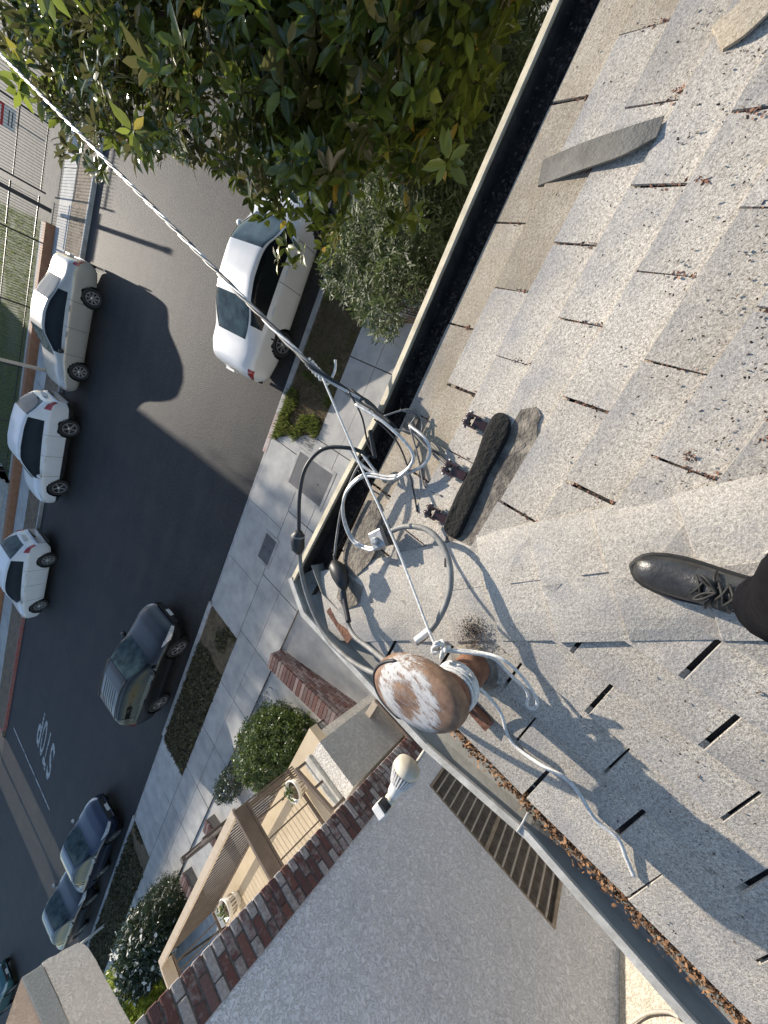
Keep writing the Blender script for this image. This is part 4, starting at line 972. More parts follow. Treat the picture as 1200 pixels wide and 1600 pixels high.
brick_wall('red brick wall in shade behind the porch balustrade', PX(282,1372,G+.4), PX(305,1420,G+.4), .45, G+.05, G+.05, G+.4, BRK2, False)
# brown gate posts and rail beyond the porch
e = empty('gate_posts', PX(348,1275,G+.1)); tag(e, 'pair of brown gate posts with low rail among the shrubs', 'gate'); eo = Vector(e.location)
for q in ((350,1292),(384,1262)):
    p = Vector(PX(*q, G+.1)); bevel(MB().box(p.x-eo.x-.07, p.x-eo.x+.07, p.y-eo.y-.07, p.y-eo.y+.07, 0, 1.25).build('post', BRNR, e), .008)
p, q = Vector(PX(350,1292,.1)), Vector(PX(384,1262,.1))
for z in (.25,.55,.85): MB().bar(p-eo+Vector((0,0,z)), q-eo+Vector((0,0,z)), .03, .03).build('rail', BRNR, e)
# red bricks steps seen through the porch balustrade
e = empty('brick_steps', (-11.6, 1.0, 0)); tag(e, 'brick steps with black rails past the far end of the porch', 'steps'); eo = Vector(e.location)
for k in range(4):
    bx = MB().box(XF-.35*(k+1), XF-.35*k-.004, .55, 1.55, G-.3, ZP-.35*(k+1)); Q_(bx, eo).build('tread', BRK2, e)
for y in (.7, 1.45): MB().tube([Vector((XF+.0,y,ZP+.85))-eo, Vector((XF-1.5,y,.5))-eo, Vector((XF-1.5,y,G))-eo], .02, 8).build('rail', BLKM, e, True)
# stair parapet of the next building in the lower left
X0 = -12.5
fn = empty('stair_parapet', (X0, 1.5, G)); tag(fn, 'rough cream plaster stair parapet with metal cap in front of the lime bush', 'parapet wall'); fo = Vector(fn.location)
def xslab(pix, x, th, name, mat, jag_=0):
    P = [Vector(PXX(a_, b_, x)) - fo for a_, b_ in pix]; n = len(P)
    vv = P + [p - Vector((th,0,0)) for p in P]
    return MB().add(vv, [tuple(range(n)), tuple(range(n,2*n))[::-1]] + [(i, n+i, n+(i+1) % n, (i+1) % n) for i in range(n)]).build(name, mat, fn)
top_ = [(66,1504),(76,1497),(88,1492),(99,1484),(110,1479),(121,1473),(131,1475),(138,1481)]
xslab(top_ + [(150,1500),(164,1528),(184,1563),(206,1602),(262,1720),(170,1720),(112,1610),(92,1560)], X0, .35, 'wall', stucco_mat('pale_rough_stucco', (.74,.67,.60), (.86,.80,.74), 26))
bevel(xslab([(34,1527),(58,1512),(66,1506),(92,1562),(114,1612),(170,1722),(120,1722),(84,1640)], X0+.02, .5, 'cap', GALV), .01)
xslab([(33,1529),(60,1580),(82,1642),(118,1722),(-40,1722),(8,1602)], X0-.05, .5, 'plaster_back', STUCP)
Q_(MB().box(X0-.6, X0-.01, -8, .2, G-.3, 1.2), fo).build('base_wall', STUCW, fn)
pp = Vector(PX(165,1444,G+.1)); e = empty('sign_post', pp); tag(e, 'pale square post standing in the planting strip by the charcoal sedan', 'post')
MB().lathe([(.09,0),(.08,.05),(.055,.1),(.055,2.3),(.04,2.32)], 12).build('shaft', GUTW, e, True); MB().lathe([(.14,-.02),(.14,.03),(.09,.05)], 12).build('base_collar', CONC2, e)

# ================================================================== ACROSS THE STREET
lwall = MB().box(-17.0, .3, 24.35, 24.85, 0, .42); o = bevel(lwall.build('retaining_wall', ORNG), .02); tag(o, 'long low terracotta retaining wall behind the far sidewalk', 'wall')
lw2 = MB().box(-28.0, -17.4, 24.6, 25.4, 0, .8); o = bevel(lw2.build('retaining_wall', ORNG), .02); tag(o, 'taller terracotta retaining wall toward the corner with red kerb', 'wall')
stp = empty('entry_steps', (-15, 25.5, 0)); tag(stp, 'concrete entry steps rising from the far sidewalk', 'steps')
for k in range(3): MB().box(-1.9, 1.9, -.7+.45*k, .4+.45*k+1, 0, .14*(k+1)+.34).build('tread', CONC2, stp)
fb = MB().box(-12.8, .3, 24.86, 25.3, 0, .40); o = struct('wall_footing', fb, CONC2)
def fence(x0, x1, lab):
    y = 25.55; e = empty('iron_fence', (x0, y, .33)); tag(e, lab, 'fence', 'iron fences on the far side'); L = x1-x0; n = int(L/2.4)
    for z in (.15, 1.0, 1.85): MB().box(0, L, -.018, .018, z, z+.035).build('rail', BLKM, e)
    pm = MB().box(-.035,.035,-.035,.035,0,2.05).mesh('post', BLKM)
    for i in range(n+1): link('post', pm, e, (L*i/n, 0, 0))
    for i in range(n):
        m = MB(); a = L*i/n; b = L*(i+1)/n; k = a+.12
        while k < b-.06: m.box(k-.008, k+.008, -.008, .008, .1, 1.98); k += .115
        tag(m.build('picket_panel', BLKM, e), kind='stuff')
fence(-12.5, -.6, 'black iron picket fence on the terracotta wall behind the parked cars')
fence(1.4, 14.0, 'black iron picket fence beyond the sturdy gate post')
gp = Vector(PX(80,330,.33)); e = empty('gate_post', (gp.x, gp.y, .33)); tag(e, 'thick dark steel gate post between the two fence runs', 'gate post')
MB().bar((0,0,0), (0,0,2.5), .16, .16, (1,0,0)).build('post', DARKT, e); MB().obox((0,0,2.53), (.2,.2,.05), Matrix.Identity(3)).build('cap', DARKT, e)
gx = empty('sliding_gate', (-.5, 25.9, .33)); tag(gx, 'closed black sliding gate between fence and gate post', 'gate')
for z in (.1, 1.0, 1.9): MB().box(0, 1.7, -.02, .02, z, z+.05).build('rail', BLKM, gx)
m = MB(); k = .08
while k < 1.65: m.box(k-.009,k+.009,-.009,.009,.15,1.9); k += .11
tag(m.build('picket_panel', BLKM, gx), kind='stuff')
# slender pole on the far sidewalk
pb = Vector(PX(92,584,.13)); e = empty('street_pole', (pb.x, pb.y, .12)); tag(e, 'slender tan steel pole on the far parkway between two pale cars', 'pole')
MB().lathe([(.075,0),(.075,.5),(.06,3),(.05,6.2)], 12).build('shaft', TANR, e, True); MB().lathe([(.13,0),(.13,.04),(.08,.08)], 12).build('base_collar', GALV, e)
# red and white sign on the fence line
sp_ = Vector(PY(8,181,27.0)); e = empty('notice_sign', (sp_.x, 27.0, .33)); tag(e, 'red and white notice board on a post behind the far fence', 'sign')
MB().box(-.03,.03,-.03,.03,0,sp_.z-.33).build('post', GALV, e)
zc = sp_.z-.33; MB().box(-.4,.4,-.05,-.031,zc-.30,zc+.05).build('white_panel', WHTP, e); MB().box(-.4,.4,-.05,-.031,zc+.051,zc+.38).build('red_panel', M('sign_red',(.5,.03,.03),.5,.1), e)
for r in (.15,.25): MB().box(-.3,.3,-.056,-.0505,zc+r-.02,zc+r+.02).build('lettering_line', WHTP, e)
for r in (-.1,-.2): MB().box(-.28,.28,-.056,-.0505,zc+r-.015,zc+r+.015).build('lettering_line', DARKT, e)
# apartment blocks that shade the street
def block(x0, x1, y0, zt, lab, wmat):
    e = empty('apartment_building', ((x0+x1)/2, y0+6, 0)); tag(e, lab, 'building', 'apartment buildings across the street'); o_ = Vector(e.location)
    Q_(MB().box(x0, x1, y0, y0+12, -.1, zt), o_).build('wall', wmat, e)
    Q_(MB().box(x0-.25, x1+.25, y0-.3, y0+12.3, zt+.001, zt+.3), o_).build('roof', DARKT, e)
    x = x0+1.5
    while x < x1-2:
        for z in (1.4, 4.7, 8.0):
            wdw = empty('window', ()) if 0 else Q_(MB().box(x, x+1.4, y0-.05, y0-.002, z, z+1.3), o_).build('window', GUTW, e)
            Q_(MB().box(x+.08, x+.66, y0-.06, y0-.051, z+.08, z+1.22), o_).build('pane', GLASS, e); Q_(MB().box(x+.74, x+1.32, y0-.06, y0-.051, z+.08, z+1.22), o_).build('pane', GLASS, e)
        x += 3.2
block(-28.9, -5.35, 40, 11.0, 'cream three-storey apartment building behind the terracotta walls', STUCW)
block(-75, -33.8, 40, 11.0, 'second apartment building past the cross street', STUCP)

# ================================================================== CARS
def make_car(label, paint, loc, face, sp):
    L, W, H = sp['L'], sp['W'], sp['H']; hl = L/2; w0 = W/2; wb = sp['wb']; wr = sp['wr']; gc = sp.get('gc', .2)
    xf = hl - sp['fo']; xr = xf - wb
    topk = sp['top']; xsT = [k*hl for k, _ in topk]; zsT = [z for _, z in topk]
    def interp(x, X, Z):
        return np.interp(x, X, Z)
    NX = 120; xs = -hl + L*(.5 - .5*np.cos(np.pi*(np.arange(NX+1)/NX)))*.35 + L*(np.arange(NX+1)/NX)*.65 if False else np.linspace(-hl, hl, NX+1)
    xs = hl*np.sign(np.linspace(-1,1,NX+1))*np.abs(np.linspace(-1,1,NX+1))**.85
    def sm(a, k=3):
        for _ in range(k): b = a.copy(); b[1:-1] = (a[:-2]+2*a[1:-1]+a[2:])/4; a = b
        return a
    T = sm(interp(xs, xsT, zsT)); bk_ = sp['belt']; B = sm(interp(xs, [k*hl for k,_ in bk_], [z for _,z in bk_])); B = np.minimum(B, T-.012)
    hw = sm(interp(xs, np.array([-1,-.97,-.9,-.75,-.4,0,.4,.72,.88,.96,1])*hl, np.array([.66,.82,.91,.97,1,1,1,.975,.91,.80,.60])*w0))
    zb_ = sm(interp(xs, np.array([-1,-.93,-.7,.7,.93,1])*hl, np.array([gc+.16,gc+.05,gc,gc,gc+.02,gc+.12])))
    t = T-B; s_ = np.clip((t-.08)/.30, 0, 1); s_ = s_*s_*(3-2*s_)
    wrail = hw*(.94 - sp.get('tumble',.30)*np.clip(t/.52,0,1.1))
    def lerp(a, b): return a*(1-s_) + b*s_
    keys = [(0*hw, zb_), (.80*hw, zb_), (.93*hw, zb_+.05), (.985*hw, zb_+.2*(B-zb_)+.03), (hw, zb_+.5*(B-zb_)), (.992*hw, B-.13*(B-zb_)), (.945*hw, B),
            (lerp(.87*hw, .945*hw+(wrail-.945*hw)*.36), lerp(B+.35*t, B+.33*t)), (lerp(.76*hw, .945*hw+(wrail-.945*hw)*.72), lerp(B+.68*t, B+.70*t)),
            (lerp(.60*hw, wrail*.985), lerp(B+.86*t, B+.92*t)), (lerp(.42*hw, wrail*.86), lerp(B+.95*t, B+.985*t)), (lerp(.2*hw, wrail*.45), lerp(B+.99*t, T-.002)), (0*hw, T)]
    KY = np.stack([k[0] for k in keys], 1); KZ_ = np.stack([k[1] for k in keys], 1); nk = len(keys); SUB = 4
    vk = np.linspace(0, nk-1, (nk-1)*SUB+1)
    def cr_(K_):
        out = np.zeros((len(xs), len(vk)))
        for j, v in enumerate(vk):
            i = min(int(v), nk-2); u = v-i; p0, p1, p2, p3 = K_[:,max(i-1,0)], K_[:,i], K_[:,i+1], K_[:,min(i+2,nk-1)]
            out[:,j] = .5*((2*p1)+(-p0+p2)*u+(2*p0-5*p1+4*p2-p3)*u*u+(-p0+3*p1-3*p2+p3)*u**3)
        return out
    Y = np.maximum(cr_(KY), 0); Z = cr_(KZ_); X = np.repeat(xs[:,None], len(vk), 1).copy(); nv = len(vk)
    RA = wr + .055
    for xw in (xf, xr):
        dist = np.hypot(X-xw, Z-wr); msk = (np.abs(dist-RA) < .028) & (Z < wr+RA+.02) & (vk[None,:] > 1.2) & (vk[None,:] < 6.6)
        k = np.where(msk, RA/np.maximum(dist,1e-6), 1.0); X = xw + (X-xw)*k; Z = wr + (Z-wr)*k
    grp = {}
    gx0, gx1 = sp['cowl']*hl, sp['rf']*hl; rx0, rx1 = sp['rr']*hl, sp['deck']*hl     # windshield from cowl to roof front; rear glass from roof rear to deck
    sx0, sx1 = sp['swin'][0]*hl, sp['swin'][1]*hl
    for i in range(NX):
        xm_ = (xs[i]+xs[i+1])/2; tm = (t[i]+t[i+1])/2
        for j in range(nv-1):
            vm = (vk[j]+vk[j+1])/2; zm = (Z[i,j]+Z[i+1,j+1])/2; xm = (X[i,j]+X[i+1,j+1])/2
            if 1.2 < vm < 6.5 and (math.hypot(xm-xf, zm-wr) < RA-.004 or math.hypot(xm-xr, zm-wr) < RA-.004): continue
            key = 'body'
            if vm > 9.25 and gx1 < xm_ < gx0: key = 'windshield'
            elif vm > 9.25 and rx1 < xm_ < rx0: key = 'rear_window'
            elif 6.35 < vm < 8.75 and sx0 < xm_ < sx1 and tm > .20:
                key = 'side_window'
            elif xm_ > hl*(1-.30) and 5.0 < vm < 6.9 and xm_ > hl*(.72 + .07*(6.9-vm)) and xm_ < hl*.985: key = 'headlight'
            elif sp['tl'][0]*hl < xm_ < sp['tl'][1]*hl and sp['tl'][2] < vm < sp['tl'][3]: key = 'taillight'
            elif vm < 3.0 and sp.get('clad') : key = 'lower_cladding'
            elif vm < 1.8: key = 'underbody'
            for sg in (1, -1):
                kk = key if key in ('body','windshield','rear_window','underbody','lower_cladding') else key + ('+' if sg > 0 else '-')
                grp.setdefault(kk, []).append((i, j, sg))
    e = empty('parked_car', loc); e.matrix_basis = Matrix.Translation(Vector((loc[0], loc[1], zroad(loc[1])))) @ Matrix.Rotation(math.atan(RS), 4, 'X') @ Matrix.Rotation(0 if face > 0 else math.pi, 4, 'Z') @ Matrix.Scale(sp.get('scale', 1.0), 4); tag(e, label, 'car', 'cars parked along the kerbs')
    matof = {'body': paint, 'windshield': sp.get('glass', GLASST), 'rear_window': sp.get('glass', GLASST), 'side_window': GLASS, 'headlight': HEADL, 'taillight': TAILL, 'underbody': DARKT, 'lower_cladding': DARKT}
    for kk, fl in grp.items():
        nm = kk.strip('+-'); ids = {}; vv = []; ff = []
        ins = .010 if 'window' in nm or nm == 'windshield' else -.004 if 'light' in nm else 0
        def vid(i, j, sg):
            if Y[i,j] < 1e-6: sg = 1
            q = (i,j,sg)
            if q not in ids:
                y, z = Y[i,j], Z[i,j]; c_ = .55; n_ = math.hypot(y, z-c_) + 1e-6
                ids[q] = len(vv); vv.append((X[i,j], sg*(y - ins*y/n_), z - ins*(z-c_)/n_))
            return ids[q]
        for i, j, sg in fl:
            q = [vid(i,j,sg), vid(i+1,j,sg), vid(i+1,j+1,sg), vid(i,j+1,sg)]
            if sg > 0: q = q[::-1]
            q = list(dict.fromkeys(q))
            if len(q) > 2: ff.append(tuple(q))
        if nm == 'body':
            for i in (0, NX):
                loop = [vid(i,j,1) for j in range(nv)] + [vid(i,j,-1) for j in range(nv-2,0,-1)]
                loop = list(dict.fromkeys(loop)); ff.append(tuple(loop) if i == 0 else tuple(loop[::-1]))
        o = MB().add(vv, ff).build(nm, matof[nm], e, True)
    def surf(x, v):
        i = int(np.clip(np.searchsorted(xs, x), 1, NX)); u = (x-xs[i-1])/(xs[i]-xs[i-1]); j = v*SUB; j0 = min(int(j), nv-2); w = j-j0
        f = lambda A: (A[i-1,j0]*(1-u)+A[i,j0]*u)*(1-w) + (A[i-1,j0+1]*(1-u)+A[i,j0+1]*u)*w
        return f(Y), f(Z)
    # seams, handles, mirrors
    for sg in (-1, 1):
        for xd in sp['doors']:
            m = MB(); pl = []; pr2 = []
            for v in np.linspace(2.4, 6.2, 14):
                y, z = surf(xd*hl, v); pl.append((xd*hl-.006, sg*(y+.003), z)); pr2.append((xd*hl+.006, sg*(y+.003), z))
            n = len(pl); m.add(pl+pr2, [(k,k+1,n+k+1,n+k) for k in range(n-1)]); m.build('door_seam', DARKT, e)
        for xd in sp['handles']:
            y, z = surf(xd*hl, 5.35); MB().obox((xd*hl, sg*(y+.018), z), (.19,.03,.035), Euler((0,0,0))).build('door_handle', sp.get('hm', paint), e)
        y, z = surf(sp['mir']*hl, 6.2)
        mo_ = MB(); mo_.lathe([(.02,-.09),(.065,-.07),(.075,0),(.06,.06),(.02,.075)], 12, Matrix.Rotation(math.pi/2,3,'X'), (sp['mir']*hl, sg*(y+.13), z+.06)); mo_.build('mirror', sp.get('mm', paint), e, True)
    # trims at the ends
    MB().obox((hl*.995, 0, .46), (.03, W*.55, .16), Euler((0,0,0))).build('grille', DARKT, e); MB().obox((hl*.99+.022, 0, .40), (.02,.32,.11), Euler((0,0,0))).build('front_plate', PLATE, e)
    MB().obox((-hl+.0, 0, sp.get('pz',.72)), (.05,.32,.13), Euler((0,0,0))).build('number_plate', PLATE, e)
    MB().obox((-hl+.02, 0, .33), (.08, W*.62, .14), Euler((0,0,0))).build('bumper_trim', DARKT, e)
    # wheels
    key = (round(wr,3), sp.get('spk',8))
    for xw in (xf, xr):
        for sg in (-1, 1):
            Mw = Matrix.Rotation(-sg*math.pi/2, 3, 'X'); c_ = (0,0,0); ctr = (xw, sg*(w0-.125), wr)
            ty = MB().lathe([(wr*.62,-.10),(wr*.9,-.105),(wr*.985,-.085),(wr,-.05),(wr,.05),(wr*.985,.085),(wr*.9,.105),(wr*.66,.10),(wr*.64,.07)], 36, Mw, cap=False).build('wheel', TYRE, e, True); ty.location = ctr
            rm = MB(); rm.lathe([(wr*.645,.095),(wr*.66,.102),(wr*.60,.103),(wr*.585,.06)], 36, Mw, cap=False)
            ns = sp.get('spk', 8)
            for k in range(ns):
                a = 2*math.pi*k/ns; p, q = Mw @ Vector((wr*.10*math.cos(a), wr*.10*math.sin(a), .085)), Mw @ Vector((wr*.61*math.cos(a), wr*.61*math.sin(a), .092))
                rm.bar(p, q, wr*.13, .02, tuple(Mw @ Vector((0,0,1))))
            rm.lathe([(wr*.16,.07),(wr*.16,.10),(wr*.10,.108)], 18, Mw); rm.build('rim', RIM, ty)
            MB().lathe([(wr*.60,.02),(wr*.60,.045),(.02,.046)], 24, Mw).build('brake_disc', DARKT, ty)
            well = MB(); nw = 20
            for k in range(nw+1):
                a = -.35 + (math.pi+.7)*k/nw
                for yy in (w0*.55, w0*.985): well.v.append((xw+RA*math.cos(a), sg*yy, wr+RA*math.sin(a)))
            well.f = [(2*k,2*k+1,2*k+3,2*k+2) for k in range(nw)]
            cc = len(well.v); well.v.append((xw, sg*w0*.55, wr)); well.f += [(2*k, 2*k+2, cc) for k in range(nw)]
            well.build('wheel_arch', DARKT, e)
    if sp.get('rails'):
        for sg in (-1, 1):
            pts = []
            for x in np.linspace(sp['rr']*hl*.9, sp['rf']*hl*.95, 8):
                y, z = surf(x, 9.6); pts.append((x, sg*y, z+.035))
            MB().tube(pts, .016, 7).build('roof_rail', DARKT, e, True)
    if sp.get('ribs'):
        for yy in (-.3,-.18,-.06,.06,.18,.3):
            pts = [(x, yy, float(np.interp(x, xs, T))+.002) for x in np.linspace(sp['rr']*hl*.95, -.12*hl, 6)]
            MB().tube(pts, .008, 5).build('roof_rib', DARKT, e)
    return e
SED = dict(L=4.65, W=1.80, H=1.45, wb=2.70, wr=.32, fo=.92, top=[(-1,.62),(-.985,.80),(-.95,.97),(-.90,1.05),(-.70,1.10),(-.62,1.14),(-.30,1.40),(-.12,1.455),(.08,1.44),(.18,1.39),(.45,1.03),(.52,.98),(.75,.88),(.92,.76),(.97,.68),(1,.52)],
           belt=[(-1,.60),(-.95,.86),(-.8,.97),(-.3,.96),(.3,.91),(.5,.88),(.8,.74),(.95,.62),(1,.5)], cowl=.475, rf=.15, rr=-.30, deck=-.655, swin=(-.50,.40), tl=(-.995,-.90,5.0,6.9), doors=(-.42,-.03,.37), handles=(-.30,.08), mir=.34, pz=.80)
SUVc = dict(SED, L=4.5, W=1.84, H=1.66, wb=2.67, wr=.36, fo=.90, gc=.24, top=[(-1,.72),(-.985,.95),(-.95,1.12),(-.86,1.30),(-.74,1.50),(-.66,1.58),(-.45,1.64),(-.1,1.67),(.08,1.63),(.18,1.55),(.46,1.13),(.55,1.07),(.78,.98),(.93,.86),(.97,.76),(1,.58)],
           belt=[(-1,.68),(-.95,.98),(-.8,1.08),(-.3,1.06),(.3,1.0),(.5,.97),(.8,.84),(.95,.70),(1,.55)], cowl=.485, rf=.145, rr=-.70, deck=-.945, swin=(-.66,.42), tl=(-.99,-.86,5.2,7.2), doors=(-.42,-.03,.36), handles=(-.32,.06), mir=.34, clad=True, pz=.95, spk=5, tumble=.27)
HAT = dict(SUVc, L=4.25, W=1.78, H=1.58, wb=2.62, wr=.335, fo=.85, gc=.2, clad=False, spk=9,
           top=[(-1,.68),(-.985,.9),(-.95,1.06),(-.87,1.25),(-.76,1.43),(-.66,1.51),(-.4,1.57),(-.05,1.585),(.1,1.55),(.2,1.47),(.5,1.08),(.58,1.02),(.8,.92),(.93,.80),(.97,.70),(1,.54)])
BSUV = dict(SUVc, L=4.40, W=1.82, H=1.68, wb=2.6, fo=.87, clad=False, rails=True, ribs=True, spk=6, glass=GLASST)
SILV = paint_mat('silver_beige_paint', (.42,.40,.36), .35); WHI = paint_mat('white_paint', (.66,.66,.65)); PEARL = paint_mat('pearl_white_paint', (.60,.61,.63)); BLK = paint_mat('black_paint', (.006,.006,.007), .0, .35); NAVY = paint_mat('navy_paint', (.012,.020,.048), .1, .28); DRK = paint_mat('charcoal_blue_paint', (.010,.014,.022), .1, .28); TEAL = paint_mat('teal_paint', (.04,.12,.13), .2)
ck = dict(hm=None)
make_car('silver sedan under low sun with long shadow, by the picket fence', SILV, (-2.80, 18.95, 0), -1, dict(SED, glass=GLASST, mm=DARKT, scale=1.04))
make_car('pearl white crossover with black cladding parked between silver sedan and hatchback', PEARL, (-8.0, 18.85, 0), -1, dict(SUVc, scale=1.04))
make_car('pale compact hatchback parked by the red kerb', PEARL, (-14.6, 18.75, 0), -1, dict(HAT, scale=1.04))
make_car('white sedan under the magnolia tree', WHI, (1.30, 9.05, 0), 1, dict(SED, L=4.72, W=1.82))
make_car('black crossover with roof rails by the dry planting strip', BLK, (-11.45, 9.05, 0), 1, BSUV)
make_car('navy blue sedan parked nose ahead of a charcoal one', NAVY, (-22.2, 9.1, 0), 1, dict(SED, mm=GALV))
make_car('charcoal sedan parked close behind the navy one', DRK, (-27.4, 9.2, 0), 1, dict(SED, mm=GALV))
tc = PX(-22,1562,0.4)
make_car('teal car in the far lane beyond the plaster house', TEAL, (tc[0], tc[1], 0), 1, dict(SED))

# ================================================================== PLANTS
leaf_v = [(0,0,0),(.25,-.17,.03),(.25,0,-.02),(.25,.17,.03),(.62,-.18,.02),(.62,0,-.03),(.62,.18,.02),(1,0,-.10)]
leaf_f = [(0,1,2),(0,2,3),(1,4,5,2),(2,5,6,3),(4,7,5),(5,7,6)]
def inpoly(px, py, poly):
    ins = np.zeros(len(px), bool); n = len(poly)
    for i in range(n):
        x1, y1 = poly[i]; x2, y2 = poly[(i+1) % n]
        c_ = ((y1 > py) != (y2 > py)) & (px < (x2-x1)*(py-y1)/((y2-y1) if y2 != y1 else 1e-9)+x1); ins ^= c_
    return ins
def projv(P):
    q = P - CAMP; d = np.maximum(q @ Av, 1e-3); return CX - FPX*(q @ Uv)/d, CY - FPX*(q @ Rv)/d
def leaves_at(centers, per, size, tilt=.55, updir=(0,0,1.)):
    """rosettes: per leaves round each centre, spreading outwards"""
    pos, rot, sc = [], [], []
    up = np.asarray(updir, float)
    for c_ in centers:
        ax = up + rng.normal(size=3)*.55; ax /= np.linalg.norm(ax); ref = np.array([1.,0,0]) if abs(ax[0]) < .8 else np.array([0,1.,0])
        u = np.cross(ax, ref); u /= np.linalg.norm(u); w = np.cross(ax, u); ph = rng.uniform(0, 6.28)
        for k in range(per):
            a = ph + k*2.4 + rng.normal()*.25; el = rng.uniform(-.25, 1.0)*tilt + .12*(k/per)
            dx = (u*np.cos(a)+w*np.sin(a))*np.cos(el) + ax*np.sin(el); nz = ax*np.cos(el) - (u*np.cos(a)+w*np.sin(a))*np.sin(el); ny = np.cross(nz, dx)
            pos.append(c_ + dx*.015 - ax*.05*(k/per)); rot.append(np.stack([dx, ny, nz], 1)); sc.append(size*rng.uniform(.65,1.15))
    return np.array(pos), np.array(rot), np.array(sc)
# magnolia: trunk in the parkway, crown leaning over the bed
tb_ = Vector(PX(607,338,G+.11)); tree = empty('magnolia_tree', (tb_.x, tb_.y, G+.1)); tag(tree, 'glossy-leaved magnolia tree growing in the parkway over the white sedan', 'tree')
to_ = np.array(tree.location)
tk = spline([(0,0,-.1),(.05,-.03,1.3),(.05,-.12,2.5),(0,-.3,3.5)], 6)
MB().tube(tk, [.19-.004*i for i in range(19)], 12).build('trunk', BARK, tree, True)
fork = Vector((0,-.3,3.5))
for q in [(-1.0,-1.9,4.9),(-1.4,-3.2,4.4),(.8,-3.4,4.6),(2.2,-1.6,5.0),(1.3,.8,5.3),(-.9,-.2,5.1),(.2,-1.2,5.6),(2.6,-3.2,4.9),(-1.5,-.9,4.9)]:
    q = Vector(q); mid_ = fork.lerp(q, .45) + Vector((random.gauss(0,.15), random.gauss(0,.15), .1))
    P = spline([fork - Vector((0,0,.15)), mid_, q], 6); MB().tube(P, [.075-.0045*i for i in range(len(P))], 8).build('limb', BARK, tree, True)
    for _ in range(4):
        s0 = P[random.randint(5, len(P)-2)]; s1 = s0 + Vector((random.gauss(0,.4), random.gauss(0,.4), random.uniform(-.3,.2))); MB().tube([s0, s0.lerp(s1,.5)+Vector((0,0,.04)), s1], [.018,.012,.006], 5).build('twig', BARK, tree, True)
N = 10000
lob = [((2.4,4.9,3.2),(2.4,2.1,1.25)), ((4.6,4.4,3.6),(2.6,2.6,1.6)), ((2.6,3.0,2.7),(1.6,1.5,1.0)), ((3.4,6.4,3.6),(2.4,1.8,1.3)), ((4.8,7.5,3.6),(2.4,2.2,1.4)), ((6.5,3.0,3.6),(2.5,2.4,1.6))]
cs = []
for c_, r in lob:
    d = rng.normal(size=(N//len(lob),3)); d /= np.linalg.norm(d,axis=1)[:,None]; rad = rng.uniform(.25,1,len(d))**.45; cs.append(np.array(c_) + d*rad[:,None]*np.array(r))
cs = np.concatenate(cs); cs = cs[(cs[:,2] > 1.3)]
low_ok = (cs[:,2] < 3.45 + .2*(cs[:,1]-.8)) | (cs[:,0] > 2.6); cs = cs[low_ok]
cs = cs[~((cs[:,0] < 9) & (cs[:,1] < 1.5))]
crown_poly = [(-900,-900),(1300,-900),(1000,-300),(800,0),(770,100),(735,200),(700,270),(640,300),(615,255),(560,250),(545,300),(545,355),(520,400),(505,420),(430,415),(415,370),(395,320),(355,270),(300,250),(245,245),(195,235),(180,275),(120,255),(60,205),(20,180),(0,110),(-200,0)]
px, py = projv(cs); keep = inpoly(px, py, crown_poly); cs = cs[keep]
wk, wq = np.array(K), np.array(Q); wd_ = (wq-wk)/np.linalg.norm(wq-wk)
def off_wire(c_):
    t_ = (c_-wk) @ wd_; near_ = wk + t_[:,None]*wd_; dd = c_ - near_
    return ~((np.hypot(dd[:,0], dd[:,1]) < .5) & (dd[:,2] > -.35))
cs = cs[off_wire(cs)]
px, py = projv(cs); wx_ = np.interp(py, [84, 576], [0, 490]); cs = cs[~((np.abs(px-wx_) < 26) & (py < 330) & (np.linalg.norm(cs-CAMP, axis=1) < 6.0))]
hang = np.array([PY(x_, y_, yy) for x_, y_, yy in [(432,405,4.2),(455,412,4.2),(470,395,4.2),(445,385,4.3),(505,385,3.7),(515,400,3.7),(520,370,3.8),(150,272,6.6),(140,262,6.6),(162,266,6.6),(95,243,7.0),(620,345,2.7),(640,335,2.7),(655,345,2.6),(600,300,2.9)]])
tip_ = np.concatenate([cs, hang])
pos, rot, sc = leaves_at(tip_, 8, .152, .6)
dist = np.linalg.norm(pos - CAMP, axis=1); px, py = projv(pos); vis = (px > -40) & (px < 900) & (py > -40) & (py < 480)
# nearest in-frame leaves become single leaves, the rest one mass
order = np.argsort(np.where(vis, dist, 1e9)); single = []; seen = set()
for i in order[:4000]:
    k = (int(px[i]/9), int(py[i]/9))
    if k in seen: continue
    seen.add(k); single.append(i)
    if len(single) >= 280: break
single = np.array(single); rest = np.setdiff1d(np.arange(len(pos)), single)
scatter('crown', leaf_v, leaf_f, pos[rest]-to_, rot[rest], sc[rest], MAGN, tree)['kind'] = 'stuff'
lm = MB().add(leaf_v, leaf_f).mesh('leaf', MAGN, True)
for i in single:
    o = link('leaf', lm, tree); o.matrix_basis = Matrix.Translation(Vector(pos[i]-to_)) @ Matrix(rot[i].tolist()).to_4x4() @ Matrix.Scale(float(sc[i]), 4)
